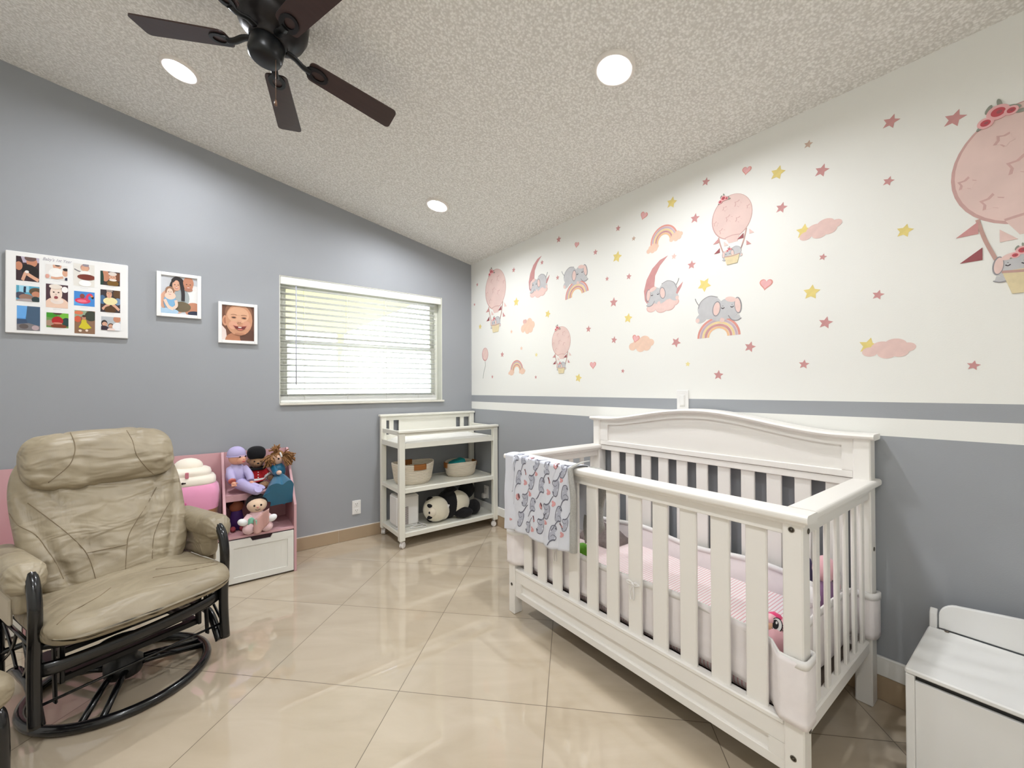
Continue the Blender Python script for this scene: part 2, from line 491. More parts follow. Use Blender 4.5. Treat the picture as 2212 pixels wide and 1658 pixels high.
downlight(-2.234, -0.764, 'round recessed ceiling light beside the dark fan blade')
downlight(-2.234, -2.40, 'round recessed ceiling light out of view behind the fan')
downlight(-2.234, -3.96, 'added unseen fill light behind the camera, built like the recessed lights')  # extra lamp, added for front fill and more bounce

# ----------------------------------------------------------------- outlets and switch
m_plate = M('white outlet plastic', (240, 238, 234), 0.35)
m_slot = M('dark outlet slot', (60, 56, 54), 0.6)
def outlet(name, label, place, cat='outlet'):
    """place(a, b, d): a to the viewer's right, b up, d out of the wall"""
    t = thing(name, label, cat, place(0, 0, 0.0))
    def pb(mb, a0, a1, b0, b1, d0, d1, m=0, bev=0.0):
        p, q = place(a0, b0, d0), place(a1, b1, d1)
        return mb.box(p.x, q.x, p.y, q.y, p.z, q.z, m, bev)
    pb(MB(), -0.035, 0.035, -0.057, 0.057, 0.0005, 0.006, 0, 0.002).build('cover_plate', m_plate, t)
    return t, pb
def sockets(t, pb):
    for zc in (0.0265, -0.0265):
        mb = MB(); pb(mb, -0.0165, 0.0165, zc - 0.0175, zc + 0.0175, 0.0055, 0.008, 0, 0.002)
        pb(mb, -0.008, -0.0055, zc - 0.002, zc + 0.008, 0.0078, 0.0084, 1); pb(mb, 0.0055, 0.008, zc - 0.002, zc + 0.008, 0.0078, 0.0084, 1)
        pb(mb, -0.002, 0.002, zc - 0.012, zc - 0.007, 0.0078, 0.0084, 1)
        mb.build('socket', [m_plate, m_slot], t)
t, pb = outlet('wall_outlet', 'white double outlet low on the grey wall between shelf and changing table', lambda a, b, d: Vector((-1.115 + a, -d, 0.260 + b)))
sockets(t, pb)
t, pb = outlet('wall_outlet', 'white outlet with a plugged-in adapter behind the panda', lambda a, b, d: Vector((-d, -0.262 - a, 0.270 + b)))
sockets(t, pb)
pa = MB(); pa.box(-0.046, -0.009, -0.279, -0.243, 0.215, 0.258, 0, 0.004)
tag(pa.build('plug_adapter', M('white plug plastic', (232, 228, 224), 0.4)), 'small white plug adapter in the outlet behind the panda', 'plug')
t, pb = outlet('light_switch', 'white rocker light switch on the grey stripe above the crib headboard', lambda a, b, d: Vector((-d, -2.2495 - a, 1.163 + b)), 'light switch')
mb = MB(); pb(mb, -0.0165, 0.0165, -0.033, 0.033, 0.0055, 0.009, 0, 0.002); pb(mb, -0.013, 0.013, -0.028, 0.028, 0.008, 0.0125, 0, 0.003)
mb.build('rocker', m_plate, t)

# ----------------------------------------------------------------- world and daylight
w = bpy.data.worlds.new('world'); scene.world = w; w.use_nodes = True
bg = w.node_tree.nodes['Background']
st = w.node_tree.nodes.new('ShaderNodeTexSky')
try:
    st.sky_type = 'NISHITA'; st.sun_disc = False; st.sun_elevation = math.radians(48); st.sun_rotation = math.radians(40)
except Exception: pass
w.node_tree.links.new(st.outputs[0], bg.inputs[0])
bg.inputs[1].default_value = 1.1
sun = bpy.data.lights.new('sunlight', 'SUN'); sun.energy = 8.0; sun.angle = 0.01; sun.color = (1, 0.95, 0.86)
so = bpy.data.objects.new('sunlight', sun); COL.objects.link(so)
so.rotation_euler = Vector((0.25, -0.55, 1.0)).to_track_quat('Z', 'Y').to_euler()   # from above, over the house: lights the paving and fence only

scene.view_settings.view_transform = 'Standard'
scene.view_settings.look = 'None'
scene.view_settings.exposure = 0.0
scene.view_settings.gamma = 1.0
scene.view_settings.use_curve_mapping = False
# ================================================================= CRIB
m_crib = M('cream white crib lacquer', (246, 242, 235), 0.38, var=0.01)
m_bolt = M('dull metal bolt', (120, 112, 100), 0.35, metal=0.9)
m_hole = M('dark bolt socket', (40, 36, 32), 0.5)
crib = thing('baby_crib', 'large white wooden baby crib with arched headboard along the striped wall', 'crib', (-0.40, -2.37, 0))
CY0, CY1 = -3.075, -1.662       # right (near) end, left (far) end
BV = 0.004
for (x0, x1, y0, y1, z1) in ((-0.778, -0.722, CY1 - .05, CY1, .838), (-0.778, -0.722, CY0, CY0 + .053, .838), (-0.085, -0.020, CY1 - .052, CY1, 1.036), (-0.085, -0.020, CY0, CY0 + .055, 1.036)):
    MB().box(x0, x1, y0, y1, 0.0, z1, 0, BV).build('post', m_crib, crib)
# top rails: rounded cap over a flat apron
def rail_sec(x0, x1, z0, z1, r=0.010, n=4):
    out = []
    for cx, cz, a0 in ((x1 - r, z1 - r, 0), (x0 + r, z1 - r, PI / 2), (x0 + r, z0 + r, PI), (x1 - r, z0 + r, 1.5 * PI)):
        for i in range(n + 1):
            a = a0 + PI / 2 * i / n
            out.append((cx + r * math.cos(a), cz + r * math.sin(a)))
    return out
mb = MB().prism(rail_sec(-0.797, -0.716, 0.843, 0.870), lambda a, b, d: Vector((a, d, b)), CY0 - .018, CY1 + .018)
mb.box(-0.786, -0.722, CY0 - .008, CY1 + .008, 0.833, 0.846, 0, 0.003).box(-0.768, -0.735, CY0 + .053, CY1 - .05, 0.797, 0.835, 0, 0.002)
mb.build('front_top_rail', m_crib, crib)
for y0, y1, s in ((CY0 - .018, CY0 + .063, -1), (CY1 - .063, CY1 + .018, 1)):
    mb = MB().prism(rail_sec(y0, y1, 0.8432, 0.8702), lambda a, b, d: Vector((d, a, b)), -0.716, -0.012 if s < 0 else -0.012)
    yc = (y0 + y1) / 2
    mb.box(-0.722, -0.085, yc - .03, yc + .03, 0.833, 0.846, 0, 0.003).box(-0.722, -0.085, yc - .017, yc + .017, 0.797, 0.835, 0, 0.002)
    mb.build('side_top_rail', m_crib, crib)
    mb = MB().box(-0.722, -0.085, yc - .015, yc + .015, 0.205, 0.252, 0, BV)
    mb.build('side_bottom_rail', m_crib, crib)
    for i in range(6):
        xc = -0.600 + i * 0.0963
        MB().box(xc - .017, xc + .017, yc - .0055, yc + .0055, 0.25, 0.80, 0, 0.003).build('side_slat', m_crib, crib)
for i in range(11):
    yc = -1.801 - 0.1139 * i
    MB().box(-0.758, -0.744, yc - .0315, yc + .0315, 0.245, 0.80, 0, 0.003).build('front_slat', m_crib, crib)
# bottom front rail: framed with a shallow recess and a bead
mb = MB()
ya, yb = CY0 + .053, CY1 - .05
mb.box(-0.768, -0.735, ya, yb, 0.176, 0.240, 0, 0.002).box(-0.772, -0.735, ya, yb, 0.232, 0.250, 0, 0.004)
mb.box(-0.768, -0.735, ya, yb, 0.096, 0.128, 0, 0.002)
mb.box(-0.768, -0.735, ya, ya + .045, 0.128, 0.176).box(-0.768, -0.735, yb - .045, yb, 0.128, 0.176)
mb.box(-0.756, -0.738, ya + .04, yb - .04, 0.126, 0.178)
mb.build('front_bottom_rail', m_crib, crib)
# back: slats, rails, arched headboard
for i in range(11):
    yc = -1.8203 - 0.1133 * i
    y0, y1 = yc - .031, yc + .031
    MB().box(-0.062, -0.048, max(y0, CY0 + .055), y1, 0.22, 0.842, 0, 0.003).build('back_slat', m_crib, crib)
MB().box(-0.072, -0.038, CY0 + .055, CY1 - .052, 0.19, 0.24, 0, BV).build('back_bottom_rail', m_crib, crib)
HY = (CY0 + CY1) / 2
def top_z(y):
    s = min(abs(y - HY) / 0.60, 1.0)
    return 1.049 + 0.072 * (0.5 + 0.5 * math.cos(PI * s)) ** 0.85
mb = MB().box(-0.072, -0.038, CY0 + .055, CY1 - .052, 0.838, 0.868, 0, 0.002)
mb.build('back_top_rail', m_crib, crib)
N_ = 48
ys = [CY0 + .055 + (CY1 - .052 - CY0 - .055) * i / N_ for i in range(N_ + 1)]
mb = MB()
mb.prism([(y, 0.8695) for y in ys[::N_]] + [(y, top_z(y) - .022) for y in ys[::-1]], lambda a, b, d: Vector((d, a, b)), -0.066, -0.042)
hb = mb.build('headboard', m_crib, crib)
fr = MB(); fx0, fx1 = -0.077, -0.0655
fr.box(fx0, fx1, CY0 + .055, CY1 - .052, 0.870, 0.899, 0, 0.003)
yl, yr = CY1 - .052 - .062, CY0 + .055 + .038
fr.prism([(CY1 - .052, .899), (yl, .899), (yl, top_z(yl) - .022), (CY1 - .052, top_z(CY1) - .022)], lambda a, b, d: Vector((d, a, b)), fx0, fx1)
fr.prism([(CY0 + .055, .899), (yr, .899), (yr, top_z(yr) - .022), (CY0 + .055, top_z(CY0) - .022)], lambda a, b, d: Vector((d, a, b)), fx0, fx1)
yy = [yr + (yl - yr) * i / N_ for i in range(N_ + 1)]
fr.prism([(y, top_z(y) - .022) for y in yy] + [(y, top_z(y) - .050) for y in yy[::-1]], lambda a, b, d: Vector((d, a, b)), fx0, fx1)
fr.build('panel_frame', m_crib, hb)
cp = MB()
ye = [CY0 - .014 + (CY1 - CY0 + .028) * i / 64 for i in range(65)]
sec = [(-0.108, -.010), (-0.104, -.003), (-0.096, 0.0), (-0.016, 0.0), (-0.009, -.004), (-0.009, -.014), (-0.016, -.018), (-0.088, -.018), (-0.090, -.023), (-0.082, -.030), (-0.10, -.020)]
sec = [(-0.106, -.009), (-0.102, -.002), (-0.094, 0.0), (-0.016, 0.0), (-0.010, -.004), (-0.010, -.016), (-0.016, -.022), (-0.082, -.024), (-0.090, -.019), (-0.102, -.017)]
cp.grid(lambda u, v: Vector((sec[round(u * len(sec)) % len(sec)][0], ye[round(v * 64)], top_z(ye[round(v * 64)]) + sec[round(u * len(sec)) % len(sec)][1])), len(sec), 65, 0, cu=True, smooth=False)
for yq in (ye[0], ye[-1]):
    cp.add([Vector((a, yq, top_z(yq) + b)) for a, b in sec], [list(range(len(sec)))])
cp.build('headboard_cap', m_crib, crib, bevel=0)
def bolt(c, axis):
    mb = MB()
    R = Matrix.Identity(3)
    R = roty(-PI / 2) if axis == 'x' else rotx(PI / 2)
    mb.lathe([(0.0, 0.0), (0.008, 0.0), (0.0085, 0.0016), (0.0062, 0.0022), (0.0058, 0.001), (0.003, 0.001), (0.0028, 0.0018), (0, 0.0018)], c, 14, 0, R)
    mb.lathe([(0.0, 0.0016), (0.0056, 0.0016), (0.0056, 0.0012), (0, 0.0012)], c, 10, 1, R)
    mb.build('bolt', [m_bolt, m_hole], crib)
for c in ((-.778, -3.047, .818), (-.778, -3.047, .158), (-.778, -1.69, .158)): bolt(c, 'x')
for c in ((-.735, CY0, .812), (-.735, CY0, .235), (-.05, CY0, .60)): bolt(c, 'y')
bolt((-.085, -1.69, .60), 'x')
MB().box(-0.72, -0.085, CY0 + .06, CY1 - .06, 0.20, 0.214, 0, 0.002).build('mattress_support', M('grey slat support', (120, 108, 98), 0.7), crib)

# ----------------------------------------------------------------- mattress with striped sheet
def sheet_material():
    m = bpy.data.materials.new('pink striped sheet'); m.use_nodes = True
    nt = m.node_tree; N = nt.nodes; L = nt.links; b = N['Principled BSDF']
    tc = N.new('ShaderNodeTexCoord'); mp = N.new('ShaderNodeMapping')
    mp.inputs['Scale'].default_value = (0.25, 1, 1)
    L.new(tc.outputs['Object'], mp.inputs[0])
    wv = N.new('ShaderNodeTexWave'); wv.bands_direction = 'Y'; wv.inputs['Scale'].default_value = 24.0; wv.inputs['Distortion'].default_value = 1.4; wv.inputs['Detail'].default_value = 2; wv.inputs['Detail Scale'].default_value = 0.7
    L.new(mp.outputs[0], wv.inputs['Vector'])
    nz = N.new('ShaderNodeTexNoise'); nz.inputs['Scale'].default_value = 9; L.new(mp.outputs[0], nz.inputs['Vector'])
    c1 = N.new('ShaderNodeValToRGB'); c1.color_ramp.elements[0].position = 0.62; c1.color_ramp.elements[1].position = 0.93
    c1.color_ramp.elements[0].color = (*lin((247, 238, 236)), 1); c1.color_ramp.elements[1].color = (*lin((232, 184, 186)), 1)
    mx = N.new('ShaderNodeMath'); mx.operation = 'MULTIPLY_ADD'; mx.inputs[1].default_value = 0.35
    L.new(nz.outputs['Fac'], mx.inputs[0]); 
    sb = N.new('ShaderNodeMath'); sb.operation = 'SUBTRACT'; sb.inputs[1].default_value = 0.17; L.new(wv.outputs['Fac'], sb.inputs[0]); L.new(sb.outputs[0], mx.inputs[2])
    L.new(mx.outputs[0], c1.inputs[0]); L.new(c1.outputs[0], b.inputs['Base Color']); b.inputs['Roughness'].default_value = 0.9
    return m
mt = MB().box(-0.708, -0.112, -2.996, -1.742, 0.2145, 0.335, 0, 0.025).build('crib_mattress', sheet_material(), bevel=0.012)
tag(mt, 'crib mattress in a white sheet with thin pink stripes', 'mattress')

# ----------------------------------------------------------------- mesh liner
m_mesh = M('white breathable mesh', (248, 241, 240), 0.9, var=0.05, vscale=30, bump=(600, 0.3, 0.001))
m_bind = M('white satin binding', (246, 243, 240), 0.6)
liner = thing('crib_liner', 'white mesh bumper liner wrapped round the inside of the crib', 'crib liner', (-0.40, -2.37, 0.25))
def ribbon(path, z0f, z1f, nz=9, wave=0.0, seed=0):
    P2 = []
    q_ = [Vector((x, y, 0)) for x, y in path]
    for a, b in zip(q_, q_[1:]):
        n_ = max(2, int((b - a).length / 0.02))
        P2 += [a.lerp(b, i / n_) for i in range(n_)]
    P2.append(q_[-1])
    d = [0]
    for a, b in zip(P2, P2[1:]): d.append(d[-1] + (b - a).length)
    def fn(u, v):
        i = min(int(round(u * (len(P2) - 1))), len(P2) - 1)
        p = P2[i]; f = d[i] / d[-1]
        t = P2[min(i + 1, len(P2) - 1)] - P2[max(i - 1, 0)]; t.normalize()
        n = Vector((-t.y, t.x, 0))
        k = wave * (noise.noise(Vector((d[i] * 9, v * 2.5, seed))) + 0.6 * noise.noise(Vector((d[i] * 4, v * 7, seed + 4))))
        return Vector((p.x, p.y, 0)) + n * k + Vector((0, 0, z0f(f) + (z1f(f) - z0f(f)) * v))
    return fn, len(P2)
xi, xo = -0.727, -0.792
front_path = [(-0.20, -1.725), (-0.55, -1.728), (-0.69, -1.728), (-0.706, -1.715), (-0.713, -1.700), (-0.713, -1.665), (-0.720, -1.654), (-0.774, -1.654), (-0.7845, -1.658), (-0.786, -1.668), (-0.786, -1.705), (-0.780, -1.722), (-0.745, -1.755), (xi, -1.772), (xi, -2.0), (xi, -2.3), (xi, -2.6), (xi, -2.95), (xi - .012, -2.978), (-0.772, -3.004), (-0.784, -3.014), (-0.786, -3.024), (-0.786, -3.070), (-0.783, -3.080), (-0.774, -3.084), (-0.722, -3.084), (-0.713, -3.078), (-0.712, -3.040), (-0.700, -3.022), (-0.685, -3.016), (-0.55, -3.014), (-0.35, -3.014), (-0.18, -3.014)]
zt = lambda f: 0.458 + 0.008 * math.sin(f * 23)
fn, n_ = ribbon(front_path, lambda f: 0.266 + 0.008 * math.sin(f * 31), zt, 9, 0.004, 1)
MB().grid(fn, n_, 12, 0).build('front_panel', m_mesh, liner, solid=0.004)
fn, n_ = ribbon(front_path, lambda f: zt(f) - 0.022, lambda f: zt(f) + 0.003, 3, 0.004, 1)
MB().grid(fn, n_, 3, 0).build('top_binding', m_bind, liner, solid=0.006)
back_path = [(-0.16, -3.008), (-0.105, -3.012), (-0.093, -3.045), (-0.092, -3.075), (-0.070, -3.086), (-0.03, -3.087), (-0.0145, -3.078), (-0.0145, -3.016), (-0.03, -3.006), (-0.068, -2.998), (-0.092, -2.975), (-0.095, -2.7), (-0.096, -2.37), (-0.095, -2.0), (-0.094, -1.79), (-0.10, -1.735), (-0.17, -1.727)]
zb = lambda f: 0.425 + 0.012 * math.sin(f * 17 + 1)
fn, n_ = ribbon(back_path, lambda f: 0.262, zb, 9, 0.0, 5)
MB().grid(fn, n_, 10, 0).build('back_panel', m_mesh, liner, solid=0.004)
fn, n_ = ribbon(back_path, lambda f: zb(f) - 0.022, lambda f: zb(f) + 0.003, 3, 0.0, 5)
MB().grid(fn, n_, 3, 0).build('top_binding', m_bind, liner, solid=0.009)
def tie_bow(y, z):
    mb = MB(); x = -0.764
    for sg in (-1, 1):
        mb.tube(smooth_path([(x, y, z), (x - .006, y + sg * .014, z + .010), (x - .004, y + sg * .030, z + .004), (x - .006, y + sg * .014, z - .004), (x, y, z)], 5), 0.0035, 6, flat=(1, .45))
        mb.tube(smooth_path([(x, y, z), (x - .006, y + sg * .007, z - .022), (x - .004, y + sg * .009 + .002, z - .045), (x - .005, y + sg * .006, z - .062)], 5), 0.0045, 6, flat=(.4, 1))
    mb.ell((x - .003, y, z), (.005, .006, .006), nu=10, nv=6)
    mb.build('tie_bow', m_bind, liner)
tie_bow(-2.482, 0.448)
tie_bow(-2.030, 0.452)

# ----------------------------------------------------------------- elephant blanket over the front rail
bk = thing('baby_blanket', 'white blanket printed with grey elephants hanging over the crib front rail', 'blanket', (-0.757, -1.94, 0.874))
BY0, BY1 = -1.672, -2.205
def drape(u, v, lift=0.0):
    """u along the rail (0 far end, 1 near end), v down the cloth from inside over the rail to the outside hem"""
    y = BY0 + (BY1 - BY0) * u
    hem = 0.462 + (0.018 if u < .35 else 0) * 0 + 0.035 * max(0, (u - .45)) + 0.10 * max(0, u - .8) ** 1.2
    hem = 0.470 + 0.020 * math.sin(u * 4.2) * (1 - u) + 0.115 * max(0, u - 0.72)
    q_ = min(max((u - .13) / .05, 0), 1); zin = 0.8730 - 0.3130 * q_ * q_ * (3 - 2 * q_)
    rt = 0.8735; xo_, xi_ = -0.8005, -0.7125
    L1, L2, L3 = rt - zin, xi_ - xo_, rt - hem
    s = v * (L1 + L2 + L3)
    k = 0.0
    if s < L1:
        z = zin + s; x = xi_; k = 0.010 * (1 - s / L1) * math.sin(u * 12)
        x += abs(k)
    elif s < L1 + L2:
        f = (s - L1) / L2; x = xi_ + (xo_ - xi_) * f; z = rt + 0.005 * math.sin(PI * f)
    else:
        d = (s - L1 - L2); f = d / L3; z = rt - d
        fold = 0.016 * math.sin(u * 15 + 0.8) * f + 0.010 * noise.noise(Vector((u * 6, f * 3, 2.0))) * (0.3 + f) + 0.022 * max(0, u - .72) * f * math.sin(u * 40)
        x = xo_ - 0.004 - 0.006 * f - abs(fold) * 0.8
    r = 0.006
    y += -0.012 * math.sin(v * 9) * u + (0.02 * v * (u - .5) if s > L1 + L2 else 0)
    return Vector((x, y, z)) + Vector((0, 0, 0))
def drape_n(u, v, e):
    a = drape(u, v); b = drape(min(u + .01, 1), v) - drape(max(u - .01, 0), v); c = drape(u, min(v + .01, 1)) - drape(u, max(v - .01, 0))
    n = b.cross(c).normalized()
    if v > .55 and n.x > 0: n = -n
    if .4 < v <= .55 and n.z < 0: n = -n
    if v <= .4 and n.x < 0: n = -n
    return a + n * e
m_bl = M('white blanket jersey', (226, 228, 236), 0.9, var=0.02, sheen=0.2)
m_sherpa = M('grey sherpa lining', (176, 174, 168), 0.95, var=0.25, vscale=160, bump=(260, 0.7, 0.003))
m_el1 = M('print grey', (186, 188, 200), 0.9); m_el2 = M('print dark grey', (118, 118, 130), 0.9); m_el3 = M('print pink', (224, 166, 166), 0.9); m_el4 = M('print mauve', (126, 88, 92), 0.9)
mb = MB(); mb.grid(drape, 64, 80, 0)
cover = mb.build('blanket_cover', [m_bl], bk, solid=0.003)
LV = 0.8735 - 0.56 + .088 + 0.8735 - 0.47
def glyph(mb, u0, v0, sc, ang, kind):
    sc *= 1.22
    W_ = 0.533
    ca, sa = math.cos(ang), math.sin(ang)
    def P(a, b, e): 
        x, y = (a * ca - b * sa) * sc, (a * sa + b * ca) * sc
        u = min(max(u0 + x / W_, 0.012), 0.988); v = min(max(v0 - y / LV, 0.32), 0.985)
        return drape_n(u, v, 0.0022 + e)
    def blob(cx, cy, rx, ry, m, e, n=14, rot=0):
        c, s_ = math.cos(rot), math.sin(rot)
        pts = [(cx + rx * math.cos(t) * c - ry * math.sin(t) * s_, cy + rx * math.cos(t) * s_ + ry * math.sin(t) * c) for t in [2 * PI * i / n for i in range(n)]]
        vs = [P(cx, cy, e)] + [P(a, b, e) for a, b in pts]
        mb.add(vs, [[0, 1 + i, 1 + (i + 1) % n] for i in range(n)], m, True)
    def stroke(pts, w, m, e):
        q = smooth_path([(a, b, 0) for a, b in pts], 5); vs = []; fs = []
        for i, p in enumerate(q):
            t = (q[min(i + 1, len(q) - 1)] - q[max(i - 1, 0)]).normalized(); f = i / (len(q) - 1)
            ww = w * (1.15 - 0.6 * f)
            vs += [P(p.x - t.y * ww, p.y + t.x * ww, e), P(p.x + t.y * ww, p.y - t.x * ww, e)]
        for i in range(len(q) - 1): fs.append([2 * i, 2 * i + 1, 2 * i + 3, 2 * i + 2])
        mb.add(vs, fs, m, True)
    if kind == 'e':
        blob(0, 0, .019, .014, 0, 0, rot=.9); blob(.008, .024, .0125, .012, 0, 0.0002)
        stroke([(.021, .022), (.016, .036), (.002, .036), (-.006, .024), (-.012, .006), (-.010, -.012)], .0016, 1, .0005)
        stroke([(.016, -.012), (.002, -.012), (-.010, -.020), (-.022, -.038), (-.030, -.046)], .0024, 1, .0005)
        stroke([(.016, -.012), (.018, -.002), (.006, .006), (-.004, .000)], .0012, 1, .0006)
        blob(.017, .026, .0028, .0034, 1, .0007, 8)
    elif kind == 'c':
        blob(0, 0, .012, .012, 2, 0); blob(.009, .005, .006, .010, 3, .0004, 10, .4); stroke([(-.010, -.005), (0, -.012), (.009, -.006)], .0012, 3, .0005)
    elif kind == 'f':
        for k in range(3): blob(.005 * math.cos(k * 2.1), .006 * math.sin(k * 2.1), .006, .008, 2, .0002 * k, 9, k)
    else:
        stroke([(-.004, .014), (.001, .004), (.002, -.010)], .0035, 3, 0); blob(.005, -.003, .003, .005, 2, .0003, 8)
pm = MB()
# print positions read from the photo: (u, v) in px of the cloth face
PR = [('e', 1112, 990, 1.0, 0), ('e', 1128, 999, .95, .2), ('c', 1143, 993, 1, 0), ('e', 1160, 1003, .9, PI - .3), ('e', 1180, 1018, 1, .1), ('c', 1201, 1009, 1, 0), ('e', 1222, 1018, 1.05, PI - .2),
      ('e', 1117, 1040, 1.15, 0), ('t', 1133, 1024, 1, 0), ('e', 1149, 1038, 1.15, PI), ('f', 1158, 1026, .8, 0), ('f', 1133, 1046, 1, 0), ('e', 1168, 1056, 1.15, 0), ('t', 1186, 1040, 1, 0), ('e', 1203, 1050, 1.2, PI), ('f', 1215, 1043, .8, 0),
      ('c', 1117, 1076, 1.15, 0), ('e', 1133, 1078, 1.0, PI), ('f', 1143, 1070, 1, 0), ('f', 1185, 1064, 1, 0), ('e', 1148, 1098, 1.05, 0), ('c', 1166, 1095, .95, .5), ('e', 1182, 1098, 1.15, PI), ('f', 1195, 1089, 1, 0), ('e', 1219, 1078, 1.1, 0),
      ('e', 1126, 1118, 1.2, PI), ('f', 1103, 1108, .8, 0), ('t', 1153, 1124, 1, 0), ('e', 1168, 1132, 1.15, PI), ('f', 1178, 1129, .8, 0), ('e', 1203, 1120, 1.15, 0), ('f', 1151, 1146, 1, 0), ('e', 1141, 1138, .9, PI), ('e', 1192, 1158, 1.15, .1), ('t', 1212, 1141, 1, .4), ('f', 1214, 1160, 1, 0), ('e', 1221, 1135, .9, PI)]
for k, px, py, sc, ang in PR:
    q = on_plane(px, py, 0, -0.815)
    u = (q.y - BY0) / (BY1 - BY0); v = (0.8735 - 0.56 + .088 + 0.8735 - q.z) / LV
    glyph(pm, u, v, sc, ang, k)
pm.build('elephant_print', [m_el1, m_el2, m_el3, m_el4], cover, fixn=False)['kind'] = 'stuff'
# grey lining edge rolled out along the near side and a second fold behind it
ed = MB()
def edge_fn(u, v):
    p = drape(1.0, 0.42 + 0.575 * v)
    a = 2 * PI * u
    return p + Vector((math.cos(a) * (0.012 + .006 * v) - .016 * min(1, v * 6), -0.008 + math.sin(a) * (0.009 + 0.009 * v) + 0.006 * math.sin(v * 11), .022 * max(0, 1 - v * 5)))
ed.grid(edge_fn, 10, 40, 0, cu=True)
ed.build('sherpa_edge', m_sherpa, bk)
ft = MB()
def tail(u, v):
    w = 0.10 * u
    return Vector((-0.702 + 0.015 * math.sin(v * 5) + .02 * v * u, BY1 + 0.03 - w - .01 * math.sin(v * 7), 0.868 - 0.36 * v * (1 - 0.25 * u)))
ft.grid(tail, 10, 20, 0)
ft.build('inner_flap', [m_sherpa], bk, solid=0.008)

# ----------------------------------------------------------------- things lying in the crib
m_heap = M('grey brown plush', (128, 116, 112), 0.95, var=0.35, vscale=24, bump=(70, 0.8, 0.01))
hp = MB()
def heap(u, v):
    x = -0.135 - 0.20 * u; y = -1.745 - 0.26 * v
    e = math.sin(PI * min(max(u, .0), 1)) ** .5 * math.sin(PI * min(max(v, 0), 1)) ** .5
    z = 0.3365 + 0.085 * e + 0.022 * e * noise.noise(Vector((u * 6, v * 7, 1))) + .012 * e * noise.noise(Vector((u * 14, v * 16, 3)))
    return Vector((x, y, z))
hp.grid(heap, 30, 34); hp.add([heap(0, 0), heap(1, 0), heap(1, 1), heap(0, 1)], [[0, 1, 2, 3]])
tag(hp.build('crumpled_blanket', m_heap), 'crumpled grey brown plush blanket in the far back corner of the crib', 'blanket')

m_pk = M('light pink plush', (240, 186, 192), 0.9, var=0.05, sheen=0.4, bump=(180, 0.2, 0.002))
m_hot = M('hot pink plush', (226, 66, 120), 0.9, sheen=0.3)
m_wp = M('white plush', (238, 234, 232), 0.95, var=0.04, sheen=0.4, bump=(150, 0.3, 0.003))
m_eyew = M('white felt', (245, 244, 242), 0.8); m_eyeb = M('black felt', (22, 16, 24), 0.6); m_tan = M('peach plush', (238, 190, 156), 0.9)
t = thing('plush_toy', 'pink plush pony head with a big black eye lying beside the crib front post', 'plush toy', (-0.60, -2.945, 0.336))
c = on_plane(1697, 1352, 0, -0.62); c.z = 0.405; c.y += .012
MB().ell(c, (0.066, 0.052, 0.064), nu=24, nv=16, wob=.04).build('head', m_pk, t)
sn = on_plane(1666, 1346, 0, -0.64)
MB().ell(sn, (0.030, 0.024, 0.027), nu=14, nv=8).build('snout', m_tan, t)
MB().ell(on_plane(1664, 1338, 0, -0.644), (.022, .020, .018), wob=.05).build('nose_bridge', m_pk, t)
e = MB()
ec = on_plane(1676, 1340, 0, -0.665)
nrm = (CAM_C - ec).normalized(); nrm = (nrm + Vector((0, .25, 0))).normalized(); tx = Vector((0, 0, 1)).cross(nrm).normalized(); ty = nrm.cross(tx)
ec = c + (ec - c).normalized() * 0.0655
def disc(mb, c, rx, ry, off, m, n=18):
    vs = [c + nrm * off] + [c + tx * (rx * math.cos(2 * PI * i / n)) + ty * (ry * math.sin(2 * PI * i / n)) + nrm * off for i in range(n)]
    mb.add(vs, [[0, 1 + i, 1 + (i + 1) % n] for i in range(n)], m)
disc(e, ec, .0165, .022, .0040, 0); disc(e, ec, .0140, .0195, .0048, 1); disc(e, ec + tx * -.004, .0095, .0140, .0056, 0); disc(e, ec + tx * -.001 + ty * .006, .003, .0045, .0064, 1, 10)
for k in range(3): e.tube([ec + tx * .014 + ty * (.004 - .006 * k) + nrm * .004, ec + tx * .026 + ty * (.004 - .009 * k) + nrm * .002], .0012, 5, 0)
e.build('eye', [m_eyeb, m_eyew], t, fixn=False)
MB().ell(c + Vector((0.0, 0.02, 0.062)), (.018, .022, .014), wob=.2).build('forelock', m_hot, t)
MB().ell((-0.54, -2.955, 0.385), (0.06, 0.034, 0.045), wob=.08).build('body', m_pk, t)
t = thing('plush_toy', 'white plush toy leaning against the near end slats inside the crib', 'plush toy', (-0.375, -2.96, 0.336))
MB().ell((-0.375, -2.966, 0.392), (0.045, 0.036, 0.055), wob=.05).build('body', m_wp, t)
MB().ell((-0.378, -2.962, 0.470), (0.038, 0.034, 0.036), wob=.05).ell((-0.405, -2.958, 0.498), (.014, .013, .018)).ell((-0.352, -2.958, 0.500), (.014, .013, .018)).build('head', m_wp, t)
for dx in (-.03, .036): MB().ell((-0.378 + dx, -2.936, 0.362), (.021, .030, .0245)).build('foot', m_wp, t)
m_pur = M('dark violet fabric', (58, 22, 122), 0.8, sheen=0.3)
pl = MB().ell((-0.215, -2.875, 0.437), (0.105, 0.022, 0.098), nu=28, nv=16, p=.42)
tag(pl.build('violet_pillow', m_pur), 'dark violet square pillow propped behind the white plush in the crib', 'pillow')
rb = MB().ell((-0.290, -2.930, 0.395), (.026, .020, .058), wob=.06)
tag(rb.build('red_toy', M('cherry red plush', (214, 40, 84), 0.8)), 'small cherry red soft toy against the violet pillow in the crib', 'soft toy')
m_lil = M('lilac to plum plush', (142, 106, 142), 0.9, var=0.25, vscale=7, sheen=0.4)
t = thing('plush_toy', 'tall lilac plush toy with pale pink head at the back end of the crib', 'plush toy', (-0.20, -2.955, 0.336))
MB().ell((-0.205, -2.958, 0.415), (0.055, 0.038, 0.080), wob=.06).build('body', m_lil, t)
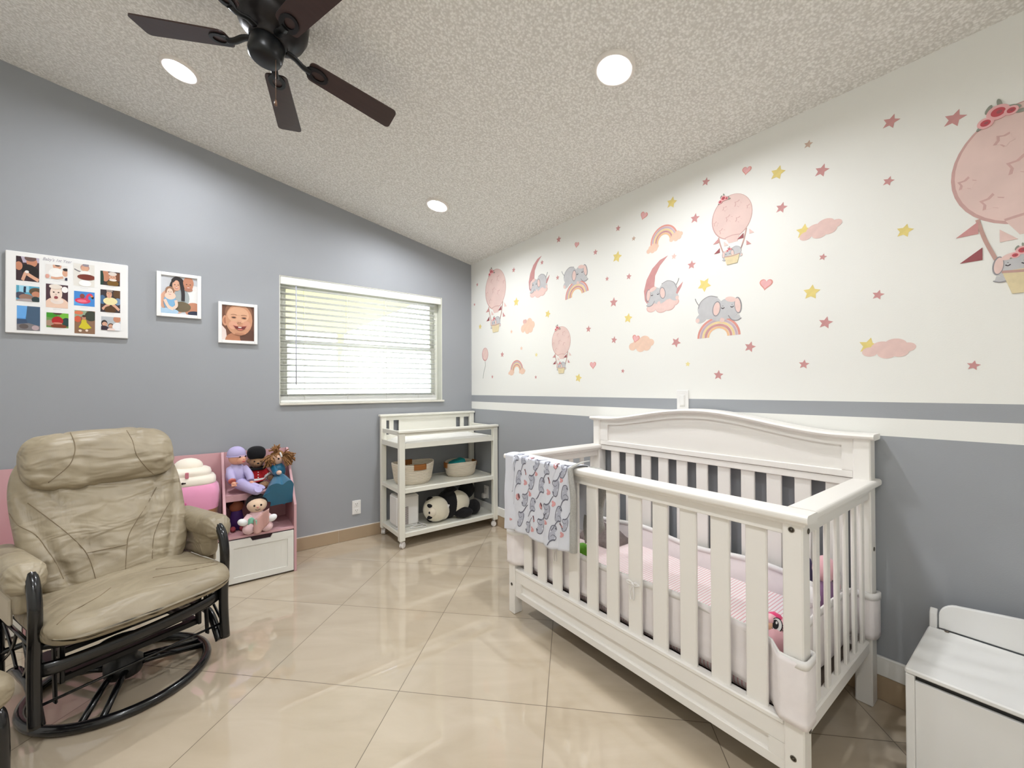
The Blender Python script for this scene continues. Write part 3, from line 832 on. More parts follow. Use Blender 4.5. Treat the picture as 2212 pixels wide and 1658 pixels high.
MB().ell((-0.205, -2.958, 0.525), (0.048, 0.038, 0.050), wob=.05).build('head', m_pk, t)
m_gpl = M('grey plush', (150, 140, 140), 0.95, sheen=0.3)
MB().ell((-0.135, -2.965, 0.490), (.024, .024, .045), rot=roty(.3)).build('ear', m_gpl, t)
MB().ell((-0.130, -2.968, 0.440), (.022, .022, .026), wob=.05).build('paw', m_pk, t)
# small toys behind the blanket at the far end
t = thing('soft_block', 'brown toy with a cream stripe behind the blanket at the crib end', 'toy', (-0.655, -1.80, 0.336))
MB().box(-0.695, -0.62, -1.835, -1.765, 0.3365, 0.475, 0, .012).build('body', M('brown toy fabric', (148, 112, 100), 0.8), t)
MB().box(-0.697, -0.66, -1.837, -1.763, 0.440, 0.446, 0, .001).build('stripe', m_eyew, t)
tag(MB().ell((-0.665, -1.895, 0.432), (.034, .036, .034), wob=.04).box(-0.69, -0.63, -1.93, -1.86, .3365, .41, 0, .015).build('red_cup_toy', M('bright red toy', (196, 30, 40), 0.5)), 'red toy showing below the blanket hem between crib slats', 'toy')
t = thing('soft_book', 'white and magenta soft toy below the blanket hem', 'toy', (-0.66, -2.03, 0.336))
MB().box(-0.70, -0.64, -2.065, -1.985, 0.3365, 0.462, 0, .012, rot=rotx(.25)).build('cover', m_eyew, t)
MB().box(-0.703, -0.69, -2.020, -1.99, 0.41, 0.462, 0, .003, rot=rotx(.25)).build('flap', m_hot, t)
tag(MB().ell((-0.675, -2.125, 0.447), (.030, .040, .040), wob=.05).box(-.70, -.65, -2.15, -2.10, .3365, .42, 0, .012).build('green_toy', M('leaf green toy', (88, 150, 20), 0.6)), 'bright green toy beside the liner bow in the crib', 'toy')
# ================================================================= CHANGING TABLE
m_ct = M('white changing table lacquer', (238, 236, 224), 0.35, var=0.01)
ct = thing('changing_table', 'white wooden changing table on casters in the corner under the window', 'changing table', (-0.47, -0.24, 0))
TX0, TX1, TY0, TY1 = -0.928, -0.010, -0.462, -0.024
for x0 in (TX0, TX1 - .046):
    MB().box(x0, x0 + .046, TY0, TY0 + .040, 0.062, 0.890, 0, .003).build('leg', m_ct, ct)
    MB().box(x0, x0 + .046, TY1 - .036, TY1, 0.062, 1.000, 0, .003).build('leg', m_ct, ct)
def shelf(z0, z1, name, lip):
    mb = MB()
    mb.box(TX0 + .046, TX1 - .046, TY0 + .004, TY0 + .022, z0, z1, 0, .002).box(TX0 + .046, TX1 - .046, TY1 - .022, TY1 - .004, z0, z1, 0, .002)
    mb.box(TX0 + .006, TX0 + .022, TY0 + .040, TY1 - .036, z0, z1, 0, .002).box(TX1 - .022, TX1 - .006, TY0 + .040, TY1 - .036, z0, z1, 0, .002)
    mb.box(TX0 + .022, TX1 - .022, TY0 + .022, TY1 - .022, z1 - lip - .012, z1 - lip, 0)
    mb.build(name, m_ct, ct)
shelf(0.770, 0.810, 'top_tray', 0.012)
shelf(0.424, 0.458, 'middle_shelf', 0.003)
shelf(0.084, 0.118, 'bottom_shelf', 0.003)
MB().box(TX0 - .008, TX1 + .006, TY0 - .010, TY0 + .046, 0.892, 0.913, 0, .004).box(TX0 + .046, TX1 - .046, TY0 + .008, TY0 + .026, 0.872, 0.892, 0, .002).build('front_rail', m_ct, ct)
for x0 in (TX0 + .012, TX1 - .030): MB().box(x0, x0 + .018, TY0 + .040, TY1 - .036, 0.868, 0.905, 0, .003).build('side_rail', m_ct, ct)
MB().box(TX0 - .010, TX1 + .006, TY1 - .046, TY1 + .006, 1.0, 1.019, 0, .004).box(TX0 + .046, TX1 - .046, TY1 - .026, TY1 - .008, 0.966, 1.0, 0, .002).build('back_top_rail', m_ct, ct)
def bx(u): return on_plane(u, 915, 1, TY1 - .02).x
MB().box(TX0 + .046, TX1 - .046, TY1 - .026, TY1 - .008, 0.795, 0.845, 0, .002).build('back_bottom_rail', m_ct, ct)
MB().box(bx(861.5), bx(985.2), TY1 - .022, TY1 - .010, 0.842, 0.968, 0, .002).build('back_panel', m_ct, ct)
for a, b in ((840.8, 850.0), (994.0, 1001.7)): MB().box(bx(a), bx(b), TY1 - .024, TY1 - .008, 0.842, 0.968, 0, .002).build('back_slat', m_ct, ct)
m_wheel = M('white caster plastic', (240, 236, 232), 0.35)
for cx, cy, a in ((TX0 + .023, TY0 + .020, .5), (TX1 - .023, TY0 + .020, 2.6), (TX0 + .023, TY1 - .018, .9), (TX1 - .023, TY1 - .018, 2.0)):
    mb = MB(); R = rotz(a)
    wc = Vector((cx, cy, 0.0245)) + R @ Vector((.010, 0, 0))
    mb.lathe([(0.0, -.015), (.018, -.015), (.0235, -.012), (.0235, -.004), (.012, -.002), (.012, .002), (.0235, .004), (.0235, .012), (.018, .015), (0, .015)], wc, 20, 0, R @ rotx(PI / 2))
    mb.box(wc.x - .013, wc.x + .013, wc.y - .018, wc.y + .018, .040, .052, 0, .004, rot=R)
    mb.lathe([(.006, .05), (.006, .064)], (cx, cy, 0), 10)
    mb.build('caster', m_wheel, ct)
# pad on the tray
m_pad = M('white vinyl changing pad', (244, 242, 236), 0.55, var=0.02, bump=(9, 0.5, 0.02))
def padf(u, v):
    x = TX0 + .050 + (TX1 - TX0 - .100) * u; y = TY0 + .030 + (TY1 - TY0 - .060) * v
    e = min(u, 1 - u, .08) / .08; f = min(v, 1 - v, .22) / .22
    z = 0.800 + 0.034 * (e ** .5) * (1.25 - .55 * math.sin(PI * v)) * (f ** .5)
    z += 0.006 * noise.noise(Vector((u * 9, v * 4, 0))) * e * f
    return Vector((x, y, z))
mb = MB().grid(padf, 50, 26); mb.add([padf(0, 0), padf(1, 0), padf(1, 1), padf(0, 1)], [[0, 1, 2, 3]])
tag(mb.build('changing_pad', m_pad), 'white changing pad lying in the top tray of the changing table', 'changing pad')

# rope baskets
def rope_material():
    m = bpy.data.materials.new('cream cotton rope'); m.use_nodes = True
    nt = m.node_tree; N = nt.nodes; L = nt.links; b = N['Principled BSDF']
    tc = N.new('ShaderNodeTexCoord'); wv = N.new('ShaderNodeTexWave'); wv.bands_direction = 'Z'; wv.inputs['Scale'].default_value = 26; wv.inputs['Distortion'].default_value = .6
    L.new(tc.outputs['Object'], wv.inputs['Vector'])
    cr = N.new('ShaderNodeValToRGB'); cr.color_ramp.elements[0].color = (*lin((204, 188, 164)), 1); cr.color_ramp.elements[1].color = (*lin((238, 228, 210)), 1); cr.color_ramp.elements[1].position = .4
    L.new(wv.outputs['Fac'], cr.inputs[0]); L.new(cr.outputs[0], b.inputs['Base Color'])
    bp = N.new('ShaderNodeBump'); bp.inputs['Strength'].default_value = .8; bp.inputs['Distance'].default_value = .004
    L.new(wv.outputs['Fac'], bp.inputs['Height']); L.new(bp.outputs[0], b.inputs['Normal']); b.inputs['Roughness'].default_value = .9
    return m
m_rope = rope_material(); m_leather = M('tan leather handle', (150, 92, 34), 0.5, var=.12, vscale=40)
def basket(c, rx, ry, h, label, hang):
    """hang: where round the rim the leather handles sit"""
    t = thing('rope_basket', label, 'basket', c, 0, 'rope baskets on the changing table')
    def wall(u, v):
        a = 2 * PI * u; k = 0.86 + 0.14 * min(1, v * 1.1) + .012 * math.sin(v * 30) * 0
        dip = -0.018 * (math.cos(a - hang) ** 2) * 0 + 0.016 * abs(math.cos(a - hang)) ** 2 * v
        dz = h * v + dip
        rr = k * (1 - .10 * (1 - min(v * 6, 1)))
        return Vector((rx * rr * math.cos(a), ry * rr * math.sin(a), 0.004 + dz))
    mb = MB().grid(wall, 40, 18, cu=True)
    mb.add([wall(i / 40, 0) for i in range(40)], [list(range(40))])
    mb.build('body', m_rope, t, world=False, solid=0.010)
    for s in (0, PI):
        a0 = hang + s + PI / 2
        hb = MB(); w = .052 / max(rx, ry)
        def hf(u, v, a0=a0, w=w, off=.0075):
            a = a0 + (u - .5) * 2 * w
            p = wall((a / (2 * PI)) % 1.0, 1.0)
            d = Vector((p.x, p.y, 0)).normalized()
            q = (v - .5) * 2
            return p + d * (off if q < 0 else -off) * min(1, abs(q) * 6) + Vector((0, 0, .007 - abs(q) * .045))
        hb.grid(hf, 8, 13); hb.build('handle', m_leather, t, world=False, solid=.002)
    return t
basket((-0.722, -0.240, 0.456), 0.172, 0.145, 0.155, 'larger empty cream rope basket with leather handles behind the table front leg', 0.0)
basket((-0.258, -0.225, 0.456), 0.148, 0.120, 0.112, 'smaller cream rope basket holding a teal pack', PI / 2 - .1)
m_teal = M('teal plastic wrap', (10, 140, 142), 0.25, var=.15, vscale=20)
tb_ = MB().ell((-0.300, -0.235, 0.560), (0.085, 0.050, 0.040), rot=rotz(.2) @ roty(-.25), nu=24, nv=14, p=.6, wob=.12)
tag(tb_.build('wipes_pack', m_teal), 'teal plastic pack sticking out of the smaller rope basket', 'pack')
tag(MB().ell((-0.185, -0.225, 0.532), (0.038, 0.042, 0.026), wob=.25).build('folded_cloth', M('white cloth with grey', (226, 224, 220), .9)), 'crumpled white cloth beside the teal pack in the small basket', 'cloth')

# air purifier
m_ap = M('white appliance plastic', (238, 236, 232), 0.35); m_gr = M('grey air grille', (120, 108, 104), 0.6)
def grille_material():
    m = bpy.data.materials.new('perforated grey grille'); m.use_nodes = True
    nt = m.node_tree; N = nt.nodes; L = nt.links; b = N['Principled BSDF']
    tc = N.new('ShaderNodeTexCoord'); wv = N.new('ShaderNodeTexWave'); wv.bands_direction = 'Z'; wv.inputs['Scale'].default_value = 42
    L.new(tc.outputs['Object'], wv.inputs['Vector'])
    cr = N.new('ShaderNodeValToRGB'); cr.color_ramp.elements[0].color = (*lin((70, 60, 58)), 1); cr.color_ramp.elements[1].color = (*lin((216, 208, 204)), 1)
    L.new(wv.outputs['Fac'], cr.inputs[0]); L.new(cr.outputs[0], b.inputs['Base Color']); b.inputs['Roughness'].default_value = .5
    return m
ap = thing('air_purifier', 'white boxy air purifier with a grey grille on the bottom shelf', 'air purifier', (-0.80, -0.245, 0.116))
MB().box(-0.895, -0.705, -0.325, -0.155, 0.127, 0.372, 0, .014).box(-0.888, -0.712, -0.318, -0.162, 0.1165, 0.130, 0, .006).build('body', m_ap, ap)
MB().box(-0.889, -0.800, -0.3275, -0.322, 0.140, 0.282, 0, .001).build('grille', grille_material(), ap)
MB().box(-0.842, -0.839, -0.3285, -0.327, 0.140, 0.282, 0).build('grille_divider', m_ap, ap)
MB().box(-0.868, -0.732, -0.300, -0.182, 0.3715, 0.3745, 0, .001).build('control_panel', M('pale grey panel', (200, 200, 200), .3), ap)
cb = MB()
cb.tube(smooth_path([(-0.698, -0.20, 0.1215), (-0.685, -0.30, 0.121), (-0.70, -0.375, 0.121), (-0.76, -0.385, 0.121), (-0.80, -0.36, 0.121), (-0.74, -0.345, 0.125), (-0.68, -0.36, 0.129), (-0.675, -0.395, 0.121), (-0.690, -0.41, 0.121), (-0.72, -0.40, 0.121), (-0.74, -0.375, 0.121)], 6), .0032, 6)
cb.tube(smooth_path([(-0.905, -0.22, 0.121), (-0.895, -0.36, 0.121), (-0.865, -0.39, .121), (-0.845, -0.36, .121), (-0.885, -0.345, .1255), (-0.90, -0.30, .121)], 6), .0032, 6)
tag(cb.build('power_cord', M('white cord', (236, 234, 232), .5)), 'white power cord coiled round the air purifier foot', 'cord')

# panda lying on its side
m_pw = M('cream white fur', (234, 226, 204), 0.95, var=.06, vscale=20, sheen=.5, bump=(160, .5, .004)); m_pb = M('black fur', (16, 15, 18), 0.95, var=.3, vscale=30, sheen=.05, bump=(160, .6, .004))
m_pn = M('pale muzzle fur', (240, 230, 210), .95, sheen=.4)
pd = thing('panda_plush', 'large black and white panda plush lying on its side on the bottom shelf', 'plush toy', (-0.36, -0.285, 0.117))
Z0 = 0.1175
# body axis runs from head (left, front) to feet (right)
def pz(r): return Z0 + r
MB().ell((-0.365, -0.285, pz(.112)), (0.150, 0.118, 0.112), nu=30, nv=20).build('body', m_pw, pd)
MB().ell((-0.415, -0.282, pz(.118)), (0.092, 0.122, 0.119), nu=30, nv=20).build('chest_band', m_pb, pd)
MB().ell((-0.555, -0.325, pz(.104)), (0.108, 0.110, 0.103), nu=28, nv=18).ell((-0.495, -0.320, pz(.086)), (.055, .088, .085)).build('head', m_pw, pd)
hc = Vector((-0.555, -0.325, pz(.104)))
fd = Vector((-0.62, -0.78, 0.02)).normalized()          # the way the face looks
fu = Vector((-0.70, 0.56, 0.45)).normalized(); fu = (fu - fd * fu.dot(fd)).normalized()   # up of the lying head
fs = fd.cross(fu).normalized()
fs = Vector((0, 0, 1)); fs = (fs - fd * fs.dot(fd)).normalized(); fu = fs.cross(fd).normalized()
if fu.x > 0: fu = -fu
RM = Matrix((fs, fu, fd)).transposed()
def hp_(a, b, k=1.0):
    d = (fd + fs * a + fu * b).normalized()
    return hc + Vector((d.x * .108, d.y * .110, d.z * .103)) * k
MB().ell(hp_(0.0, .10, .93), (.038, .036, .028), rot=RM).build('muzzle', m_pn, pd)
for a, tl in ((.50, -.5), (-.50, .5)): MB().ell(hp_(a, .30, .955), (.017, .031, .010), rot=RM @ rotz(tl)).build('eye_patch', m_pb, pd)
MB().ell(hp_(0.0, .22, 1.165), (.011, .008, .006), rot=RM).build('nose', m_pb, pd)
for a in (1.25, -1.30): MB().ell(hp_(a, .75, 1.02) + Vector((.03, .03, 0)), (.030, .034, .018), rot=RM).build('ear', m_pb, pd)
MB().ell((-0.330, -0.395, pz(.050)), (.085, .040, .045), rot=rotz(-.35), nu=20, nv=12).build('arm', m_pb, pd)
MB().ell((-0.390, -0.270, pz(.215)), (.085, .050, .045), rot=rotz(.5), nu=20, nv=12).build('arm', m_pb, pd)
MB().ell((-0.195, -0.345, pz(.066)), (.060, .065, .065), wob=.04, nu=22, nv=14).build('foot', m_pb, pd)
MB().ell((-0.205, -0.240, pz(.200)), (.075, .070, .078), wob=.04, nu=22, nv=14).build('foot', m_pb, pd)
MB().box(-0.492, -0.470, -0.4035, -0.4025, pz(.115), pz(.145), 0, 0, rot=roty(.4)).build('care_label', m_plate, pd)

# ================================================================= TOY SHELF
m_pink = M('dusty pink board', (212, 166, 170), 0.5, var=.03); m_dw = M('white shaker drawer front', (238, 236, 228), .4, var=.015)
SX0, SX1 = -3.30, -1.622
ts = thing('toy_shelf', 'dusty pink toy shelf with white drawers against the grey wall', 'toy shelf', ((SX0 + SX1) / 2, -0.2, 0))
prof = [(-0.014, 0.0), (-0.372, 0.0), (-0.372, 0.452), (-0.040, 0.802), (-0.014, 0.802)]
for x0 in (SX1 - .016, -2.034, -2.437, -2.862, SX0): MB().prism(prof, lambda a, b, d: Vector((d, a, b)), x0, x0 + .016).build('upright', m_pink, ts, bevel=.002)
MB().box(SX0 + .016, SX1 - .016, -0.024, -0.016, 0.29, 0.800, 0).build('back_panel', m_pink, ts)
xs_ = [SX0 + .016, -2.437, -2.034, SX1 - .016]
MB().box(-2.018, SX1 - .016, -0.272, -0.024, 0.533, 0.547, 0, .001).box(-2.018, SX1 - .016, -0.272, -0.258, 0.505, 0.533, 0, .001).build('upper_shelf', m_pink, ts)
for a, b in ((SX0 + .016, -2.862), (-2.846, -2.437), (-2.421, -2.034), (-2.018, SX1 - .016)):
    MB().box(a, b, -0.368, -0.024, 0.288, 0.303, 0, .001).build('bay_floor', m_pink, ts)
    d = MB(); a2, b2, y0, y1, z0, z1 = a + .003, b - .003, -0.376, -0.360, 0.012, 0.281
    w_ = .036; cx = (a2 + b2) / 2
    # front with a notch cut for the hand
    nt_ = [(a2, z0), (b2, z0), (b2, z1), (cx + .062, z1), (cx + .050, z1 - .022), (cx - .050, z1 - .022), (cx - .062, z1), (a2, z1)]
    d.prism([(a2, z0), (a2 + w_, z0), (a2 + w_, z1), (a2, z1)], lambda p, q, r: Vector((p, r, q)), y0, y1)
    d.prism([(b2 - w_, z0), (b2, z0), (b2, z1), (b2 - w_, z1)], lambda p, q, r: Vector((p, r, q)), y0, y1)
    d.prism([(a2 + w_, z0), (b2 - w_, z0), (b2 - w_, z0 + w_), (a2 + w_, z0 + w_)], lambda p, q, r: Vector((p, r, q)), y0, y1)
    d.prism([(a2 + w_, z1 - .050), (b2 - w_, z1 - .050), (b2 - w_, z1), (cx + .062, z1), (cx + .050, z1 - .022), (cx - .050, z1 - .022), (cx - .062, z1), (a2 + w_, z1)], lambda p, q, r: Vector((p, r, q)), y0, y1)
    for k in range(8):
        q0 = a2 + w_ + (b2 - a2 - 2 * w_) * k / 8
        d.box(q0, q0 + (b2 - a2 - 2 * w_) / 8, y0 + .005, y1 - .002, z0 + w_, z1 - .05, 0, .0004)
    d.build('drawer', m_dw, ts)
MB().box(SX0 + .02, SX1 - .02, -0.350, -0.03, 0.0, 0.012).build('plinth', M('dark plinth', (70, 56, 56), .7), ts)
MB().box(SX0 + .02, SX1 - .02, -0.355, -0.352, 0.012, 0.286).build('drawer_gap_shade', M('dark brown notch shade', (58, 34, 40), .7), ts)  # dark sheet stands in for the shade inside the drawer notches

# ---- toys on the shelf
m_skin = M('vinyl doll skin', (228, 166, 138), .45, var=.05); m_lav = M('lavender cotton', (186, 176, 216), .9, var=.04, bump=(50, .3, .004))
m_dk = M('dark doll hair', (40, 26, 24), .9)
def limb(mb, pts, rs, n=12, m=0): return mb.tube(smooth_path(pts, 5), [a for a in _interp(rs, (len(pts) - 1) * 5 + 1)], n, m)
def _interp(rs, n):
    return [rs[min(int(i * (len(rs) - 1) / (n - 1)), len(rs) - 2)] + (rs[min(int(i * (len(rs) - 1) / (n - 1)) + 1, len(rs) - 1)] - rs[min(int(i * (len(rs) - 1) / (n - 1)), len(rs) - 2)]) * ((i * (len(rs) - 1) / (n - 1)) % 1.0 if i < n - 1 else 1.0) for i in range(n)]
SZ = 0.5475
t = thing('baby_doll', 'baby doll in a lavender sleepsuit and cap sitting on the upper shelf', 'doll', (-1.955, -0.15, SZ))
c = Vector((-1.950, -0.165, 0.775))
hd = MB().ell(c, (.050, .050, .048), nu=24, nv=16).ell(c + Vector((.018, -.034, -.012)), (.030, .020, .028)).build('head', m_skin, t)
MB().ell(c + Vector((.032, -.047, -.006)), (.006, .006, .006), m=0).build('nose', m_skin, hd)
mb = MB()
for dx, dy in ((.012, -.0500), (.045, -.028)): mb.ell(c + Vector((dx, dy, .010)), (.006, .004, .005), m=0)
mb.ell(c + Vector((.033, -.050, -.022)), (.010, .004, .004), m=1)
mb.build('face', [m_dk, M('doll lips', (196, 84, 84), .5)], hd)
MB().ell(c + Vector((-.004, .004, .026)), (.054, .053, .050), nu=24, nv=14).tube([c + Vector((.056 * math.cos(a) - .004, .056 * math.sin(a) + .004, .012)) for a in [2 * PI * i / 24 for i in range(24)]], .003, 8, closed=True).build('cap', m_lav, t)
bd = MB().ell((-1.955, -0.160, 0.660), (.060, .056, .080), nu=22, nv=14)
limb(bd, [(-1.935, -.19, .605), (-1.895, -.25, .585), (-1.855, -.315, .566), (-1.845, -.335, .580)], [.040, .034, .026, .024])
limb(bd, [(-1.925, -.175, .595), (-1.875, -.245, .585), (-1.835, -.290, .576), (-1.822, -.300, .590)], [.038, .032, .025, .023])
limb(bd, [(-1.985, -.165, .700), (-1.988, -.215, .668), (-1.980, -.250, .640)], [.028, .024, .020])
limb(bd, [(-1.915, -.165, .700), (-1.885, -.205, .660), (-1.880, -.235, .625)], [.028, .024, .020])
bd.build('sleepsuit', m_lav, t)
m_cuff = M('coral cuff', (214, 120, 110), .9)
mb = MB().tube([(-1.985, -.247, .642), (-1.982, -.256, .634)], .021, 12, 0)
mb.build('cuff', m_cuff, t)
for hc_ in (Vector((-1.975, -.268, .622)), Vector((-1.877, -.246, .612))):
    mb = MB().ell(hc_, (.015, .016, .013))
    for k in range(4): mb.tube([hc_ + Vector((-.009 + .006 * k, -.010, -.004)), hc_ + Vector((-.011 + .008 * k, -.022, -.014))], [.0042, .003], 6)
    mb.tube([hc_ + Vector((.010, -.002, .004)), hc_ + Vector((.021, -.010, .002))], [.0045, .003], 6)
    mb.build('hand', m_skin, t)

t.location.y -= .028; t.location.z += .004
m_bear = M('tan teddy fur', (158, 122, 88), .95, var=.15, vscale=40, sheen=.3, bump=(160, .6, .004)); m_redj = M('red guard jacket', (188, 18, 30), .85, sheen=.2); m_blk = M('black plush', (12, 11, 14), .95, sheen=.05)
t = thing('teddy_bear', 'teddy bear in a red guard jacket and tall black bearskin hat', 'plush toy', (-1.83, -0.12, SZ))
c = Vector((-1.832, -0.130, 0.727))
MB().ell(c, (.046, .044, .042), nu=22, nv=14).ell(c + Vector((.004, -.036, -.010)), (.024, .020, .018)).build('head', m_bear, t)
mb = MB()
for dx in (-.016, .022): mb.ell(c + Vector((dx, -.041, .010)), (.005, .004, .005))
mb.ell(c + Vector((.005, -.056, -.003)), (.008, .005, .005)).build('face', m_blk, t)
for dx in (-.046, .046): MB().ell(c + Vector((dx, -.002, .012)), (.014, .010, .016)).build('ear', m_bear, t)
MB().ell(c + Vector((0, .004, .062)), (.058, .052, .048), nu=24, nv=14, p=.85).build('bearskin_hat', m_blk, t)
jb = MB().ell((-1.830, -.128, .632), (.056, .046, .060), nu=20, nv=14)
limb(jb, [(-1.870, -.135, .662), (-1.900, -.160, .630)], [.026, .024]); limb(jb, [(-1.790, -.135, .662), (-1.765, -.160, .630)], [.026, .024])
jb.build('jacket', m_redj, t)
MB().tube([(-1.830 + .047 * math.cos(a), -.128 + .046 * math.sin(a), .683) for a in [2 * PI * i / 20 for i in range(20)]], .010, 8, closed=True).build('collar', m_blk, t)
mb = MB().tube([(-1.830 + .058 * math.cos(a), -.128 + .049 * math.sin(a), .607) for a in [2 * PI * i / 24 for i in range(24)]], .010, 8, closed=True)
mb.tube([(-1.896, -.156, .634), (-1.903, -.163, .625)], .0255, 10); mb.tube([(-1.769, -.156, .634), (-1.762, -.163, .625)], .0255, 10)
mb.build('white_trim', m_eyew, t)
mb = MB()
for k in range(3): mb.ell((-1.826, -.1745, .660 - .018 * k), (.004, .003, .004))
mb.build('button', m_eyew, t)
MB().tube([(-1.886, -.17, .606), (-1.845, -.189, .598), (-1.800, -.186, .604), (-1.782, -.17, .612)], .004, 6).build('belt', m_redj, t)
for dx in (-.085, .082): MB().ell((-1.83 + dx, -.175, .612), (.020, .020, .020)).build('paw', m_bear, t)
for dx in (-.035, .040): MB().ell((-1.83 + dx, -.180, .571), (.034, .042, .0235)).build('foot', m_bear, t)

t.location.y += .018
m_yarn = M('brown yarn', (148, 106, 66), .95, var=.25, vscale=60, stretch=(1, 1, .2)); m_blue = M('teal blue satin', (14, 104, 138), .35, var=.12, vscale=14, sheen=.3)
t = thing('rag_doll', 'rag doll with brown yarn bunches in a shiny teal blue dress', 'doll', (-1.71, -0.15, SZ))
c = Vector((-1.712, -0.150, 0.742)); m_rag = M('pale cloth skin', (224, 186, 164), .85)
MB().ell(c, (.042, .042, .044), nu=22, nv=14).build('head', m_rag, t)
mb = MB()
for dx, dy in ((-.026, -.036), (.006, -.042)): mb.ell(c + Vector((dx, dy, .004)), (.006, .005, .007))
mb.build('eye', m_dk, t)
def yarn(cen, dirs, L_, n, name, seed, parent=None):
    r_ = random.Random(seed); mb = MB()
    for i in range(n):
        d = Vector(dirs) + Vector((r_.uniform(-.6, .6), r_.uniform(-.6, .6), r_.uniform(-.6, .6))); d.normalize()
        s0 = Vector(cen) + Vector((r_.uniform(-.01, .01),) * 3)
        p1 = s0 + d * L_ * .5 + Vector((0, 0, .006)); p2 = s0 + d * L_ * r_.uniform(.85, 1.1) + Vector((0, 0, -.018 * r_.random()))
        mb.tube(smooth_path([s0, p1, p2], 4), .0040, 5)
    mb.ell(cen, (.012, .012, .012))
    return mb.build(name, m_yarn, parent if parent is not None else t)
MB().ell(c + Vector((.008, .010, .018)), (.047, .044, .038), wob=.15, nu=24, nv=14).build('hair', m_yarn, t)
yarn(c + Vector((.035, -.012, .022)), (.75, -.6, -.25), .080, 60, 'hair_bunch', 1)
yarn(c + Vector((-.034, -.010, .012)), (-.40, -.75, -.5), .064, 55, 'hair_bunch', 2)
yarn(c + Vector((.002, -.004, .046)), (-.25, -.1, .8), .052, 45, 'fringe', 3)
MB().tube(smooth_path([c + Vector((.016, -.030, .046)), c + Vector((.022, -.036, .030)), c + Vector((.026, -.034, .014))], 4), .006, 8).build('hair_ribbon', m_eyew, t)
bd = MB().ell((-1.700, -.150, .655), (.044, .040, .060), nu=18, nv=12)
limb(bd, [(-1.735, -.165, .690), (-1.725, -.215, .650), (-1.715, -.250, .655)], [.022, .019, .017])
bd.build('bodice', m_blue, t)
MB().ell((-1.713, -.262, .660), (.017, .016, .016)).build('hand', m_rag, t)
def skirt(u, v):
    a = 2 * PI * u
    ax = Vector((-1.700, -.165, .615)).lerp(Vector((-1.705, -.345, .525)), v)
    r = .030 + .072 * v ** .8
    fold = 1 + .16 * v * math.sin(a * 6 + 1) + .05 * math.sin(a * 11)
    d1, d2 = Vector((1, 0, 0)), Vector((0, -.45, .89))
    p = ax + d1 * (math.cos(a) * r * fold) + d2 * (math.sin(a) * r * fold)
    if p.y > -.305: p.z = max(p.z, SZ + .006)
    p.x = min(p.x, -1.6405 - .0)
    return p
sk = MB().grid(skirt, 48, 12, cu=True, smooth=False)
sk.add([skirt(i / 48, 1) for i in range(48)], [list(range(48))])
sk.build('skirt', m_blue, t)

# plain soft doll on the lower floor, holding two small cloths
m_pd = M('pale pink velour', (238, 200, 202), .95, sheen=.5, var=.04); m_cream = M('cream velour face', (246, 216, 186), .9, sheen=.3); m_mint = M('mint satin', (150, 222, 196), .6)
FZ = 0.3035
t = thing('soft_doll', 'soft doll in pink with dark hair holding a mint and a pink cloth', 'doll', (-1.845, -0.30, FZ))
c = Vector((-1.850, -0.300, 0.480))
MB().ell(c, (.058, .052, .052), nu=24, nv=16).build('head', m_cream, t)
MB().ell(c + Vector((0, .014, .012)), (.063, .052, .055), nu=24, nv=14).build('hair', M('dark brown hair plush', (30, 22, 24), .95), t)
mb = MB()
for dx in (-.019, .019): mb.ell(c + Vector((dx, -.0495, .004)), (.0055, .004, .007))
mb.tube(smooth_path([c + Vector((-.014, -.0475, -.022)), c + Vector((0, -.0485, -.027)), c + Vector((.014, -.0475, -.022))], 4), .0018, 6)
mb.build('face', m_dk, t)
MB().ell(c + Vector((0, -.052, -.008)), (.006, .005, .005)).build('nose', M('pink nose', (224, 150, 140), .8), t)
bd = MB().ell((-1.850, -.300, .385), (.056, .048, .062), nu=20, nv=14)
limb(bd, [(-1.890, -.310, .410), (-1.920, -.335, .385)], [.024, .022]); limb(bd, [(-1.810, -.310, .410), (-1.780, -.335, .388)], [.024, .022])
bd.build('suit', m_pd, t)
for dx in (-.048, .052): MB().ell((-1.85 + dx, -.335, FZ + .034), (.036, .036, .033)).build('foot', m_pd, t)
for dx, s in ((-.082, -1), (.082, 1)): MB().ell((-1.85 + dx, -.345, .388), (.030, .022, .022), rot=roty(-.45 * s)).build('hand', m_eyew, t)
def clothf(x0, x1, z0, z1, y, tw):
    return lambda u, v: Vector((x0 + (x1 - x0) * u + tw * v, y - .012 * math.sin(u * 7) - .010 * v, z0 + (z1 - z0) * v + .012 * math.sin(u * 5)))
MB().grid(clothf(-1.905, -1.860, .372, .412, -.372, .0), 8, 8).build('mint_cloth', m_mint, t, solid=.003)
MB().grid(lambda u, v: Vector((-1.875 + .085 * u, -.372 - .010 * math.sin(u * 8), max(.307, .345 + .028 * u + (.055 + .035 * u) * v - .055 * (1 - abs(u - .35) * 1.4) * (1 - v)))), 10, 8).build('pink_cloth', M('dusty pink satin', (214, 168, 160), .5), t, solid=.003)

t.location.y -= .030
t = thing('doll', 'dark haired doll in a purple dress in the shadow of the lower bay', 'doll', (-1.965, -0.17, FZ))
MB().ell((-1.955, -.175, .455), (.042, .040, .044)).build('head', M('tan doll skin', (170, 104, 74), .6), t)
MB().ell((-1.958, -.160, .468), (.050, .044, .048), wob=.1).build('hair', M('auburn hair', (76, 34, 26), .9), t)
MB().lathe([(0, .125), (.030, .120), (.036, .085), (.058, .002), (0, .002)], (-1.952, -.175, FZ + .001), 20).build('dress', M('purple dress', (70, 34, 104), .7), t)
for dx in (-.025, .025): MB().ell((-1.952 + dx, -.250, FZ + .0175), (.016, .03, .016)).build('foot', M('rose shoe', (150, 60, 70), .7), t)

